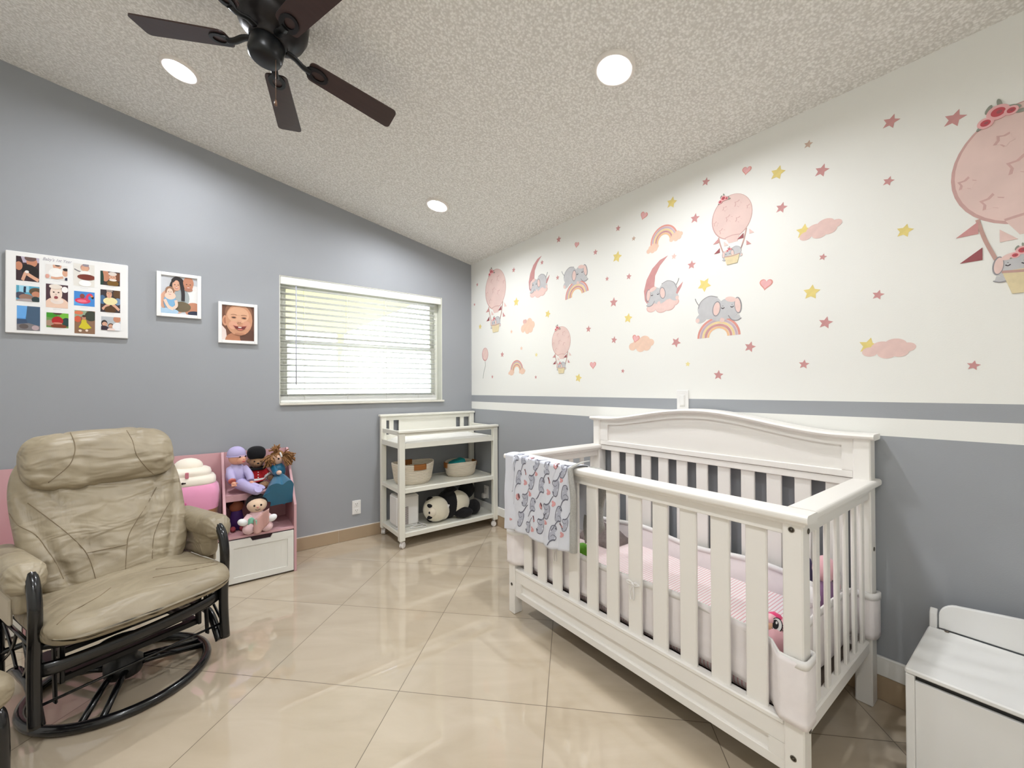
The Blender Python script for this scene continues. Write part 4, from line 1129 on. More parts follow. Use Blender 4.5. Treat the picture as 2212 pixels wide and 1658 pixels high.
# cupcake plush in the middle bay
m_cw = M('cream velour', (250, 240, 224), .9, sheen=.4, var=.02); m_cp = M('bubblegum velour', (244, 164, 200), .9, sheen=.4, var=.02); m_cbr = M('caramel velour', (158, 108, 58), .95, var=.2, vscale=10, sheen=.4, stretch=(1, 1, .4))
CX, CY_ = -2.228, -0.190
t = thing('cupcake_plush', 'large cupcake plush with closed eye, pink band and cream swirl top', 'plush toy', (CX, CY_, FZ))
def sup(r, z, a, p=.62):
    ca, sa = math.cos(a), math.sin(a)
    return Vector((CX + math.copysign(abs(ca) ** p, ca) * r, CY_ + math.copysign(abs(sa) ** p, sa) * r * .82, z))
def band(mb, prof): return mb.grid(lambda u, v: sup(prof[round(v * (len(prof) - 1))][0], prof[round(v * (len(prof) - 1))][1], 2 * PI * u), 40, len(prof), cu=True)
b1 = band(MB(), [(.02, FZ), (.13, FZ + .003), (.155, FZ + .02), (.168, FZ + .09), (.176, .487)]); b1.build('cup', m_cbr, t)
band(MB(), [(.176, .487), (.181, .53), (.182, .58), (.177, .62), (.160, .645)]).build('pink_band', m_cp, t)
sw = band(MB(), [(.150, .640), (.160, .640), (.163, .655), (.162, .675), (.152, .690), (.135, .696), (.134, .700), (.139, .712), (.134, .728), (.118, .738), (.10, .742), (.05, .746), (.01, .747)])
sw.ell((CX + .020, CY_, .752), (.075, .06, .050), nu=22, nv=12); sw.build('swirl_top', m_cw, t)
mb = MB(); e = smooth_path([(CX - .105 + .062 * k, -.3425 - .0022 * (1 - abs(k * 2 - 1)), .552 + .016 * (1 - (2 * k - 1) ** 2) + .010 * k) for k in (0, .25, .5, .75, 1)], 4)
mb.tube(e, .0026, 6); mb.tube([e[-1], e[-1] + Vector((.006, -.001, .008))], .0024, 5)
mb.build('eyelid', m_dk, t)
MB().ell((CX - .010, -.3415, .545), (.024, .003, .012)).build('cheek', M('rose cheek', (226, 118, 166), .9), t)
mb = MB()
mb.box(CX + .006, CX + .024, -.322, -.314, .694, .730, 0, .003)
mb.ell((CX - .115, -.3245, .668), (.010, .003, .005), m=0)
mb.ell((CX - .005, -.3265, .668), (.007, .003, .006), m=1).ell((CX + .005, -.3265, .668), (.006, .003, .004), m=1)
mb.build('sprinkle', [M('rose sprinkle', (206, 124, 136), .8), m_dk], t)

# ================================================================= STORAGE BENCH
m_bn = M('white bench board', (236, 235, 232), .4, var=.012)
bn = thing('storage_bench', 'white children storage bench with hinged lid and curved backrest', 'bench', (-0.26, -3.68, 0))
NX0, NX1, NY0, NY1, NZ = -0.455, -0.022, -4.135, -3.232, 0.386
for y0 in (NY1 - .020, NY0):
    sp_ = [(NX0, 0.0), (NX1 - .03, 0.0), (NX1 - .03, NZ + .052), (NX1 - .045, NZ + .062), (NX1 - .062, NZ + .048), (NX1 - .066, NZ - .014), (NX0, NZ - .014)]
    MB().prism(sp_, lambda a, b, d: Vector((a, d, b)), y0, y0 + .020).build('side_panel', m_bn, bn, bevel=.003)
MB().box(NX0 + .006, NX0 + .020, NY0 + .020, NY1 - .020, 0.03, NZ - .030, 0, .001).build('front_panel', m_bn, bn)
MB().box(NX0 + .016, NX0 + .022, NY0 + .020, NY1 - .020, NZ - .03, NZ - .0145).build('lid_gap_shade', m_gap_shade, bn)  # black strip painted in for the shade under the lid
MB().box(NX0 - .002, -0.092, NY0 - .0, NY1 + .001, NZ - .013, NZ + .003, 0, .004).build('lid', m_bn, bn)
pts = [(NY1 - .024, NZ + .004)]
for i in range(9):
    a = PI / 2 * i / 8
    pts.append((NY1 - .024 - .05 + .05 * math.cos(a), NZ + .047 + .048 * math.sin(a)))
for i in range(1, 17):
    y = NY1 - .074 - (NY1 - NY0 - .148) * i / 16
    pts.append((y, NZ + .095 + .030 * math.sin(PI * i / 16)))
for i in range(1, 9):
    a = PI / 2 + PI / 2 * i / 8
    pts.append((NY0 + .074 + .05 * math.cos(a), NZ + .047 + .048 * math.sin(a)))
pts.append((NY0 + .024, NZ + .004))
MB().prism(pts, lambda a, b, d: Vector((d, a, b)), -0.088, -0.072).build('backrest', m_bn, bn, bevel=.003)
MB().box(NX1 - .03, NX1 - .015, NY0 + .02, NY1 - .02, 0.03, NZ - .02).build('rear_panel', m_bn, bn)
mb = MB()
mb.lathe([(0, 0), (.006, 0), (.006, .002), (0, .002)], (-0.100, NY1 - .045, NZ + .0035), 12)
mb.build('hinge_screw', m_bolt, bn)
# ================================================================= GLIDER CHAIR
def leather():
    m = bpy.data.materials.new('worn beige leather'); m.use_nodes = True
    nt = m.node_tree; N = nt.nodes; L = nt.links; b = N['Principled BSDF']
    tc = N.new('ShaderNodeTexCoord')
    n1 = N.new('ShaderNodeTexNoise'); n1.inputs['Scale'].default_value = 5; n1.inputs['Detail'].default_value = 4
    L.new(tc.outputs['Object'], n1.inputs['Vector'])
    cr = N.new('ShaderNodeValToRGB')
    cr.color_ramp.elements[0].position = .25; cr.color_ramp.elements[0].color = (*lin((140, 127, 104)), 1)
    cr.color_ramp.elements[1].position = .8; cr.color_ramp.elements[1].color = (*lin((174, 161, 136)), 1)
    L.new(n1.outputs['Fac'], cr.inputs[0]); L.new(cr.outputs[0], b.inputs['Base Color'])
    mp = N.new('ShaderNodeMapping'); mp.inputs['Scale'].default_value = (5, 9, 15); mp.inputs['Rotation'].default_value = (0.2, 0.35, 0.3)
    L.new(tc.outputs['Object'], mp.inputs[0])
    n2 = N.new('ShaderNodeTexNoise'); n2.inputs['Scale'].default_value = 1.0; n2.inputs['Detail'].default_value = 2; n2.inputs['Distortion'].default_value = .6
    L.new(mp.outputs[0], n2.inputs['Vector'])
    n3 = N.new('ShaderNodeTexVoronoi'); n3.inputs['Scale'].default_value = 420; L.new(tc.outputs['Object'], n3.inputs['Vector'])
    b1 = N.new('ShaderNodeBump'); b1.inputs['Strength'].default_value = .8; b1.inputs['Distance'].default_value = .03
    L.new(n2.outputs['Fac'], b1.inputs['Height'])
    b2 = N.new('ShaderNodeBump'); b2.inputs['Strength'].default_value = .12; b2.inputs['Distance'].default_value = .001
    L.new(n3.outputs['Distance'], b2.inputs['Height']); L.new(b1.outputs[0], b2.inputs['Normal']); L.new(b2.outputs[0], b.inputs['Normal'])
    b.inputs['Roughness'].default_value = .42
    return m
m_lth = leather(); m_seam = M('dark leather seam', (128, 112, 88), .7); m_tube = M('black enamelled steel', (13, 13, 15), .22, coat=.3); m_flat = M('black steel bar', (16, 15, 15), .4)
m_under = M('grey beige underside cloth', (196, 184, 164), .85)
GC = Vector((-2.410, -1.112, 0)); GR = math.radians(24)
gl = thing('glider_chair', 'beige leather glider rocking chair on a black swivel ring base', 'chair', GC, GR)
def B(mb, name, mat, par=gl, **k): return mb.build(name, mat, par, world=False, **k)
def dens(P, n): return smooth_path(P, n)
from mathutils.bvhtree import BVHTree
def seam_px(par, pts, mat, root, r=.0017, lift=.0004, n=6):
    """stitched seam running over the surface of par where the photo shows it"""
    Wm = WORLD[root.name]; inv = Wm.inverted()
    bv = BVHTree.FromPolygons([Wm @ v.co for v in par.data.vertices], [tuple(p.vertices) for p in par.data.polygons])
    out = []
    for q in smooth_path([(u, v, 0) for u, v in pts], n):
        d = view_ray(q.x, q.y).normalized()
        loc, nr, _, _ = bv.ray_cast(CAM_C, d)
        if loc is not None:
            if out and (loc - out[-1]).length > .08: break
            out.append(loc - d * lift)
    if len(out) > 2: MB().tube([inv @ p for p in out], r, 5).build('seam', mat, par, world=False)
# swivel base
B(MB().tube(arc((0, 0, .0185), .286, 0, 2 * PI, 56)[:-1], .018, 12, closed=True), 'base_ring', m_tube)
for k in range(3):
    a0 = math.radians(-6 - 120 * k)
    for s in (-1, 1):
        p0 = rotz(a0) @ Vector((.045, s * .022, .062)); p1 = rotz(a0) @ Vector((.275, s * .030, .022))
        B(MB().tube([p0, p0.lerp(p1, .25) + Vector((0, 0, .004)), p1], .0125, 8), 'spoke', m_tube)
B(MB().lathe([(0, .030), (.058, .030), (.064, .045), (.064, .085), (.046, .10), (.046, .150), (.09, .155), (.09, .165), (0, .165)], n=24), 'swivel_hub', m_flat)
# platform on the hub with uprights
mb = MB()
for y in (-.115, .115): mb.box(-.225, .225, y - .018, y + .018, .165, .190, 0, .004)
for x in (-.205, .205): mb.box(x - .018, x + .018, -.13, .13, .168, .193, 0, .004)
B(mb, 'platform', m_flat)
for sx in (-1, 1):
    for sy in (-1, 1):
        B(MB().box(sx * .218 - .007, sx * .218 + .007, sy * .135 - .016, sy * .135 + .016, .17, .36, 0, .003), 'upright', m_flat)
        B(MB().box(sx * .240 - .004, sx * .240 + .004, sy * .155 - .014, sy * .155 + .014, .12, .345, 0, .004, rot=rotx(.10 * sy)), 'glide_link', m_flat)
# side frames
for s in (-1, 1):
    x = .296 * s
    P_ = dens([(x, .26, .09), (x, .262, .35), (x, .255, .53), (x, .20, .600), (x, .02, .612), (x, -.10, .606), (x, -.165, .575), (x, -.196, .510), (x, -.200, .42), (x, -.190, .30), (x, -.192, .20), (x, -.205, .088)], 6)
    B(MB().tube(P_, .019, 12), 'side_frame', m_tube)
    B(MB().tube(dens([(x * .955, .23, .10), (x * .955, .10, .175), (x * .955, 0, .185), (x * .955, -.10, .175), (x * .955, -.185, .075)], 6), .0165, 10), 'side_brace', m_tube)
    mb = MB()
    mb.tube(dens([(x * .97, -.185, .33), (x * .97, -.10, .27), (x * .97, -.03, .20)], 5), .0055, 6).tube(dens([(x * .97, -.03, .33), (x * .97, -.09, .25), (x * .97, -.185, .17)], 5), .0055, 6)
    mb.tube(dens([(x * .97, .24, .33), (x * .97, .14, .27), (x * .97, .06, .20)], 5), .0055, 6).tube(dens([(x * .97, .06, .33), (x * .97, .12, .25), (x * .97, .24, .17)], 5), .0055, 6)
    mb.tube([(x * .97, -.195, .335), (x * .97, .255, .335)], .007, 6)
    B(mb, 'side_lattice', m_tube)
# front rails and rods
B(MB().tube(dens([(-.30, -.175, .352), (-.20, -.232, .345), (0, -.250, .343), (.20, -.232, .345), (.30, -.175, .352)], 7), .0125, 8), 'seat_rail', m_tube)
B(MB().tube(dens([(-.30, -.16, .262), (-.22, -.19, .258), (0, -.205, .262), (.22, -.19, .272), (.30, -.16, .285)], 7), .026, 10, flat=(1, .45)), 'cross_bar', m_tube)
B(MB().tube([(-.30, -.195, .150), (.30, -.195, .155)], .0055, 6), 'stretcher_rod', m_tube)
B(MB().tube([(-.30, .255, .20), (.30, .255, .20)], .012, 8), 'rear_rail', m_tube)
B(MB().box(-.27, .27, -.20, .20, .335, .352, 0, .004), 'seat_pan', m_flat)

# seat cushion
def sgn(x, p): return math.copysign(abs(x) ** p, x)
def seat_f(u, v):
    a = 2 * PI * u; b = PI * (v - .5)
    cx, cy, cz = sgn(math.cos(b), .30) * sgn(math.cos(a), .34), sgn(math.cos(b), .30) * sgn(math.sin(a), .34), sgn(math.sin(b), .55)
    x = .288 * cx; y = -.055 + .272 * cy; z = .398 + .056 * cz
    f = max(0, -cy)
    x *= 1 + .035 * f * f
    y -= .030 * (1 - cx * cx) * f * f
    if cz > 0:
        z += .018 * (1 - cx * cx) * (1 - cy * cy * .6) - .030 * f ** 6
        z += .006 * noise.noise(Vector((x * 7, y * 9, 1.5))) + .004 * noise.noise(Vector((x * 16, y * 10, 7)))
        z -= .006 * math.exp(-((y + .205 + .035 * (1 - cx * cx)) / .007) ** 2)
    else: z += .010 * f
    return Vector((x, y, z))
st_ = B(MB().grid(seat_f, 96, 48, cu=True), 'seat_cushion', m_lth)
for pts in ([(122.5, 1349), (150, 1324), (184.5, 1304), (213, 1288), (239, 1269)], [(336, 1229), (389, 1223), (430, 1217), (490, 1210)], [(330, 1247), (400, 1233), (470, 1218)]): seam_px(st_, pts, m_seam, gl)

# backrest: tilted pad with V-shaped stitched panels
BT = math.radians(-27); BC = Vector((0, .165, .690)); RB = rotx(BT)
def seam_u(k, t):      # seam offset from the centre line against height t (0 bottom, 1 top)
    return ((.20 + .75 * t ** 1.4), (.55 + .55 * t))[k]
def back_f(u, v, lift=0.0):
    a = 2 * PI * u; b = PI * (v - .5)
    cx, cn, ch = sgn(math.cos(b), .45) * sgn(math.cos(a), .50), sgn(math.cos(b), .45) * sgn(math.sin(a), .62), sgn(math.sin(b), .60)
    t = (ch + 1) / 2
    w = .285 * (1 - .10 * (1 - t) ** 2)
    x = w * cx; h = .335 * ch; n = .062 * cn
    if cn < 0:           # front side (towards the sitter)
        g = abs(cx); k = abs(cn)
        for q in (0, 1): n += .017 * math.exp(-((g - seam_u(q, t)) / .045) ** 2) * k
        if g < seam_u(0, t): n += .008 * math.exp(-((t - .30 - .05 * (cx + .2)) / .022) ** 2) * k
        n -= .010 * math.cos(cx * 1.4) * k * math.sin(PI * t)
        n += k * (.009 * noise.noise(Vector((cx * 3, h * 10 + g * 7, 2))) + .006 * noise.noise(Vector((cx * 7, h * 26 + g * 16, 5))))
    return BC + RB @ Vector((x, n, h))
bk_ = B(MB().grid(back_f, 120, 72, cu=True), 'backrest', m_lth)
for pts in ([(60, 1086), (101, 1116), (142, 1148), (172, 1176), (190, 1199), (203, 1235), (208, 1256)], [(20, 1108), (38, 1133), (76, 1154), (101, 1186), (122, 1217), (137, 1250)],
            [(338, 1052), (317, 1090), (296, 1123), (279, 1154), (274, 1184), (271, 1232)], [(368, 1082), (344, 1126), (332, 1161), (329, 1206)], [(186, 1194), (230, 1185), (273, 1176)]): seam_px(bk_, pts, m_seam, gl)
# headrest roll
HC_ = BC + RB @ Vector((0, -.062, .240))
def head_f(u, v):
    a = 2 * PI * u; b = PI * (v - .5)
    cx, cn, ch = sgn(math.sin(b), .60), sgn(math.cos(b), .55) * sgn(math.cos(a), .85), sgn(math.cos(b), .55) * sgn(math.sin(a), .85)
    x = .254 * cx; n = .078 * cn; h = .130 * ch
    for xs in (-.105, .105):
        xx = xs + (.09 * (ch * .5 - .2) if xs > 0 else -.055 * (ch * .5 - .2))
        q = math.exp(-((x - xx) / .008) ** 2); n *= 1 - .055 * q; h *= 1 - .04 * q
    k = .010 * noise.noise(Vector((x * 11, cn * 2, h * 10 + 3))) + .005 * noise.noise(Vector((x * 26, cn * 3, h * 24)))
    e = abs(cx) ** 6
    n *= 1 - .10 * e * (0.5 + 0.5 * math.sin(a * 9)); h *= 1 - .06 * e * math.sin(a * 9)
    return HC_ + RB @ Vector((x, n + (k if cn < 0 else 0), h + k))
hd_ = B(MB().grid(head_f, 72, 72, cu=True), 'headrest', m_lth)
for pts in ([(152, 934), (161, 956), (161, 979), (147, 1007), (104, 1042)], [(273.5, 929), (286, 951), (295, 981), (314, 1007), (337, 1028)]): seam_px(hd_, pts, m_seam, gl)
# padded arms
for s in (-1, 1):
    def arm_f(u, v, s=s):
        """lofted roll: v runs from the rear to the gathered front end"""
        a = 2 * PI * u; t = v
        y = .235 - .41 * t
        zc = .584; drop = 0
        if t > .82:
            q = (t - .82) / .18; drop = .026 * q * q
        hw = .052 * min(1, (1 - t) * 7 + .32) * min(1, t * 8 + .5); hh = .052 * min(1, (1 - t) * 7 + .36) * min(1, t * 8 + .5)
        ga = 1 + (.045 * math.cos(a * 14) * max(0, (t - .78) / .22))
        return Vector((s * .303 + hw * sgn(math.cos(a), .75) * ga, y, zc - drop + hh * sgn(math.sin(a), .75) * ga))
    mb = MB().grid(arm_f, 56, 34, cu=True)
    mb.add([arm_f(i / 56, 1) for i in range(56)], [list(range(56))]); mb.add([arm_f(i / 56, 0) for i in range(56)], [list(range(56))])
    def side_f(u, v, s=s):
        a = 2 * PI * u; b = PI * (v - .5)
        cx, cy, cz = sgn(math.cos(b), .4) * sgn(math.cos(a), .5), sgn(math.cos(b), .4) * sgn(math.sin(a), .4), sgn(math.sin(b), .5)
        return Vector((s * .296 + .028 * cx, .055 + .165 * cy, .518 + .085 * cz + .003 * noise.noise(Vector((cx, cy * 4, cz * 4)))))
    mb.grid(side_f, 40, 24, cu=True)
    B(mb, 'armrest', m_lth)
    B(MB().box(s * .318, s * .330, -.06, .21, .405, .50, 0, .010), 'arm_skirt', m_under)

# ================================================================= OTTOMAN
oc = Vector((-2.885, -1.66, 0))
ot = thing('glider_ottoman', 'matching beige ottoman with black base cut off at the picture edge', 'ottoman', oc, GR + .25)
def ott_f(u, v):
    a = 2 * PI * u; b = PI * (v - .5)
    cx, cy, cz = sgn(math.cos(b), .4) * sgn(math.cos(a), .38), sgn(math.cos(b), .4) * sgn(math.sin(a), .38), sgn(math.sin(b), .6)
    return Vector((.262 * cx, .20 * cy, .345 + .055 * cz + .012 * (1 - cx * cx) * (cz > 0)))
B(MB().grid(ott_f, 72, 36, cu=True), 'cushion', m_lth, ot)
for s in (-1, 1):
    B(MB().tube(dens([(s * .215, .17, .10), (s * .215, .16, .27), (s * .215, .10, .292), (s * .215, -.10, .292), (s * .215, -.16, .27), (s * .215, -.17, .10)], 6), .0165, 10), 'leg_frame', m_tube, ot)
    B(MB().tube(dens([(s * .19, .20, .022), (s * .19, 0, .022), (s * .19, -.20, .022), (s * .185, -.225, .045)], 6), .020, 10), 'base_runner', m_tube, ot)
    for y in (-.11, .11): B(MB().box(s * .205 - .004, s * .205 + .004, y - .013, y + .013, .07, .285, 0, .003), 'glide_link', m_flat, ot)
B(MB().box(-.205, .205, -.02, .02, .055, .085, 0, .004), 'cross_bar', m_flat, ot)
mb = MB()
for y in (-.11, .11): mb.box(-.20, .20, y - .012, y + .012, .035, .055, 0, .003)
B(mb, 'platform', m_flat, ot)

# ================================================================= CEILING FAN
m_fan = M('dark bronze metal', (30, 26, 26), .38, metal=.4); m_blade = M('espresso wood blade', (58, 40, 36), .38, var=.22, vscale=6, stretch=(1, 12, 1)); m_hubm = M('black bronze', (24, 25, 26), .35, metal=.3)
FC = Vector((-1.930, -1.577, 2.641)) + CN * 0.2
fan = thing('ceiling_fan', 'dark brown five blade ceiling fan fixed flush to the sloping ceiling', 'ceiling fan', FC, rot=RN)
B(MB().lathe([(.075, -.001), (.10, -.012), (.128, -.05), (.132, -.10), (.122, -.135), (.095, -.155), (.072, -.165), (.072, -.185), (.060, -.190), (0, -.190)], n=40), 'motor_housing', m_fan, fan)
B(MB().lathe([(.055, -.186), (.064, -.192), (.064, -.245), (.058, -.262), (.046, -.270), (0, -.272)], n=32), 'switch_housing', m_hubm, fan)
for k in range(5):
    a0 = math.radians(144.2 - 72.2 * k if k < 3 else (-73.9 if k == 3 else 216.2))
    R0 = rotz(a0); RP = rotx(math.radians(-11))
    def bp(x, y, z, R0=R0): return R0 @ (RP @ Vector((0, y, z)) + Vector((x, 0, -.200)))
    out = []
    r0, r1, w0, w1 = .155, .535, .046, .055
    for cx, cy, aa, rr in ((r1 - .018, w1 - .018, 0, .018), (r0 + .022, w0 - .022, PI / 2, .022), (r0 + .022, -w0 + .022, PI, .022), (r1 - .018, -w1 + .018, 1.5 * PI, .018)):
        for i in range(6):
            q = aa + PI / 2 * i / 5
            out.append((cx + rr * math.cos(q), cy + rr * math.sin(q)))
    bld = B(MB().prism(out, lambda x, y, d, bp=bp: bp(x, y, d), -.003, .003), 'blade', m_blade, fan)
    ir = MB()
    cl = dens([(.066, 0, .018), (.10, 0, .014), (.135, 0, -.004), (.165, 0, -.008)], 5)
    ir.tube([bp(p.x, p.y, p.z) for p in cl], [.012] * len(cl), 8, flat=(.6, 1.3))
    n_ = 24
    o1 = [(.190 + .046 * math.cos(2 * PI * i / n_), .034 * math.sin(2 * PI * i / n_)) for i in range(n_)]
    o2 = [(.196 + .026 * math.cos(2 * PI * i / n_), .019 * math.sin(2 * PI * i / n_)) for i in range(n_)]
    vs = [bp(x, y, -.0032) for x, y in o1] + [bp(x, y, -.0032) for x, y in o2] + [bp(x, y, -.0085) for x, y in o1] + [bp(x, y, -.0085) for x, y in o2]
    fs = []
    for i in range(n_):
        j = (i + 1) % n_
        fs += [[2 * n_ + i, 2 * n_ + j, 3 * n_ + j, 3 * n_ + i], [i, j, 2 * n_ + j, 2 * n_ + i], [n_ + i, 3 * n_ + i, 3 * n_ + j, n_ + j], [i, n_ + i, n_ + j, j]]
    ir.add(vs, fs, 0)
    B(ir, 'blade_iron', m_hubm, bld)
cb_ = FC - CN * .262
q0 = cb_ + (CAM_C - cb_).normalized() * .045
p0 = on_plane(595.7, 100, 1, q0.y)
zb_ = on_plane(595.7, 226, 1, q0.y).z
ch = MB()
ch.tube([(p0.x, p0.y, p0.z + .03), (p0.x, p0.y, zb_ + .018)], .0014, 6)
ch.lathe([(0, .022), (.003, .020), (.0055, .010), (.0055, -.004), (0, -.006)], (p0.x, p0.y, zb_), 10)
ch.build('pull_chain', M('bronze chain', (112, 84, 66), .4, metal=.5), fan)
# ================================================================= PICTURES ON THE GREY WALL
_cc = {}
def flat(rgb, rough=.45):
    k = (rgb, rough)
    if k not in _cc: _cc[k] = M('print %d %d %d' % rgb, rgb, rough, var=.05, vscale=60)
    return _cc[k]
def clip_unit(poly):
    for ax, lim, sg in ((0, 0, 1), (0, 1, -1), (1, 0, 1), (1, 1, -1)):
        out = []
        for i in range(len(poly)):
            a, b = poly[i - 1], poly[i]
            ia, ib = (a[ax] - lim) * sg >= 0, (b[ax] - lim) * sg >= 0
            if ia != ib:
                t = (lim - a[ax]) / (b[ax] - a[ax]); out.append((a[0] + (b[0] - a[0]) * t, a[1] + (b[1] - a[1]) * t))
            if ib: out.append(b)
        poly = out
        if not poly: return []
    return poly
class Pic:
    """a flat print: layered colour shapes in a unit square, y up"""
    def __init__(s, place, bg):
        s.mb = MB(); s.mats = []; s.place = place; s.k = 0; s.asp = 1.0
        s.poly([(0, 0), (1, 0), (1, 1), (0, 1)], bg)
    def mi(s, rgb):
        m = flat(rgb)
        if m not in s.mats: s.mats.append(m)
        return s.mats.index(m)
    def poly(s, pts, rgb):
        p = clip_unit(pts)
        if len(p) < 3: return s
        d = .00025 * s.k; s.k += 1
        s.mb.add([s.place(a, b, d) for a, b in p], [list(range(len(p)))], s.mi(rgb)); return s
    def el(s, cx, cy, rx, ry, rgb, rot=0.0, n=22):
        c, q = math.cos(rot), math.sin(rot)
        return s.poly([(cx + rx * math.cos(t) * c - ry * math.sin(t) * q, cy + rx * math.cos(t) * q + ry * math.sin(t) * c) for t in [2 * PI * i / n for i in range(n)]], rgb)
    def st(s, pts, w, rgb):
        q = smooth_path([(a, b, 0) for a, b in pts], 5); L_, R_ = [], []
        for i, p in enumerate(q):
            t = (q[min(i + 1, len(q) - 1)] - q[max(i - 1, 0)]).normalized()
            L_.append((p.x - t.y * w, p.y + t.x * w)); R_.append((p.x + t.y * w, p.y - t.x * w))
        return s.poly(L_ + R_[::-1], rgb)
    def face(s, cx, cy, r, skin, smile=True, dark=(60, 40, 34)):
        s.el(cx, cy, r * .82, r, skin)
        for q in (-1, 1): s.el(cx + q * r * .32, cy + r * .12, r * .13, r * .08, dark, n=10)
        s.el(cx, cy - r * .15, r * .11, r * .09, tuple(int(x * .86) for x in skin), n=10)
        if smile: s.el(cx, cy - r * .45, r * .30, r * .13, (190, 92, 86), n=12).el(cx, cy - r * .41, r * .24, r * .06, (246, 238, 232), n=10)
        else: s.el(cx, cy - r * .45, r * .18, r * .07, (196, 110, 104), n=10)
        return s
    def build(s, name, parent): return s.mb.build(name, s.mats, parent, fixn=False)
m_frame = M('white picture frame', (243, 242, 240), .4, var=.01)
SK, SK2, SK3 = (222, 170, 142), (196, 134, 104), (240, 208, 188)
def wall_rect(u0, v0, u1, v1, y):
    a = on_plane(u0, v0, 1, y); b = on_plane(u1, v1, 1, y)
    return a.x, b.x, b.z, a.z
def placer(r, y): return lambda a, b, d: Vector((r[0] + (r[1] - r[0]) * a, y - d, r[2] + (r[3] - r[2]) * b))
# collage frame
X0, X1, Z0_, Z1_ = -3.010, -2.510, 1.555, 2.012
cf = thing('collage_frame', 'large white collage frame holding twelve small baby photos', 'picture frame', ((X0 + X1) / 2, 0, (Z0_ + Z1_) / 2))
MB().box(X0, X1, -.020, -.001, Z0_, Z1_, 0, .003).build('mat_board', m_frame, cf)
def cz(u, v): return u / 7.628, 540 + v / 7.628
SH = [(265, 90, 645, 530), (752, 225, 1112, 505), (1212, 210, 1556, 615), (1655, 335, 1976, 600), (268, 572, 650, 858), (757, 548, 1120, 965), (1220, 668, 1560, 935), (1655, 642, 1980, 1038), (278, 908, 660, 1333), (765, 1022, 1128, 1288), (1228, 985, 1565, 1385), (1668, 1088, 1985, 1330)]
rects = []
for u0, v0, u1, v1 in SH:
    r = wall_rect(*cz(u0, v0), *cz(u1, v1), -.0205); rects.append(r)
def ph(i, bg): return Pic(placer(rects[i], -.0206), bg)
ph(0, (56, 36, 44)).poly([(.2, 1), (1, 1), (1, .8), (.3, .75)], (190, 178, 196)).el(.68, .80, .24, .20, SK2).el(.62, .95, .26, .12, (110, 84, 80)).el(.62, .42, .42, .26, (24, 20, 22), -.3).el(.12, .60, .16, .18, SK2).st([(.28, .02), (.36, .22), (.42, .36)], .07, SK).st([(.98, .06), (.72, .18), (.48, .30)], .07, SK).el(.47, .38, .09, .06, (240, 232, 226)).build('photo', cf)
ph(1, (236, 232, 228)).el(.52, .96, .20, .30, SK).el(.54, .98, .12, .07, (70, 50, 46)).el(.48, .46, .34, .34, (246, 244, 240)).el(.90, .50, .14, .24, SK).el(.92, .74, .14, .10, (40, 34, 36)).st([(.25, .12), (.5, .10), (.80, .20)], .07, SK).el(.08, .18, .10, .14, (226, 166, 150)).el(.96, .05, .08, .14, (36, 44, 76)).build('photo', cf)
ph(2, (232, 228, 220)).el(.54, .84, .22, .16, (196, 150, 140)).el(.54, .80, .18, .13, SK).el(.58, .96, .16, .07, (150, 140, 150)).st([(.04, .74), (.2, .68), (.4, .62)], .02, (120, 116, 122)).el(.56, .60, .26, .10, (246, 244, 240)).el(.62, .42, .44, .13, (120, 48, 34)).el(.55, .14, .30, .14, (250, 249, 247)).build('photo', cf)
ph(3, (58, 44, 40)).el(.26, .66, .20, .40, SK2).el(.05, .45, .12, .6, (18, 56, 44)).el(.88, .64, .20, .3, (120, 74, 48)).face(.62, .58, .22, SK, False).el(.62, .84, .22, .14, (226, 214, 204)).el(.64, .16, .30, .22, (120, 84, 20)).el(.64, .40, .20, .08, (236, 226, 216)).build('photo', cf)
ph(4, (88, 168, 196)).poly([(.12, 1), (.55, 1), (.55, .6), (.12, .55)], (160, 214, 234)).st([(.36, .55), (.36, .75), (.37, .95)], .05, (30, 44, 70)).el(.85, .66, .30, .26, (96, 78, 56)).el(.86, .48, .20, .20, SK2).el(.18, .36, .24, .22, (72, 74, 92)).el(.42, .26, .30, .20, (150, 116, 100)).el(.5, .02, .5, .14, (176, 164, 164)).el(.84, .14, .18, .2, (40, 58, 60)).build('photo', cf)
p_ = ph(5, (72, 44, 54)).el(.5, .10, .56, .36, (238, 204, 182)).el(.5, .30, .30, .14, (240, 224, 214)).face(.46, .62, .34, (244, 222, 206), False).el(.44, .90, .30, .10, (238, 226, 214)).el(.86, .80, .15, .13, (250, 246, 244))
p_.el(.46, .44, .09, .06, (150, 70, 74)).build('photo', cf)
ph(6, (66, 140, 214)).el(.2, .2, .3, .2, (90, 166, 230)).el(.42, .36, .38, .20, (218, 56, 96)).el(.40, .34, .26, .10, (240, 120, 140)).st([(.66, .34), (.62, .62), (.76, .84), (.90, .66)], .07, (222, 62, 100)).el(.90, .62, .06, .10, (24, 22, 26)).el(.86, .70, .06, .05, (240, 150, 60)).el(.40, .68, .12, .16, (140, 70, 66)).build('photo', cf)
ph(7, (54, 44, 50)).el(.84, .84, .2, .2, (92, 60, 24)).el(.1, .55, .16, .2, (70, 110, 150)).el(.88, .5, .16, .16, (120, 150, 180)).st([(.1, .12), (.3, .28), (.45, .36)], .06, SK).st([(.95, .12), (.75, .28), (.6, .36)], .06, SK).el(.50, .50, .36, .17, (238, 226, 170)).el(.5, .12, .3, .16, (84, 52, 14)).face(.44, .80, .17, SK, False).el(.46, .95, .16, .06, (160, 140, 130)).build('photo', cf)
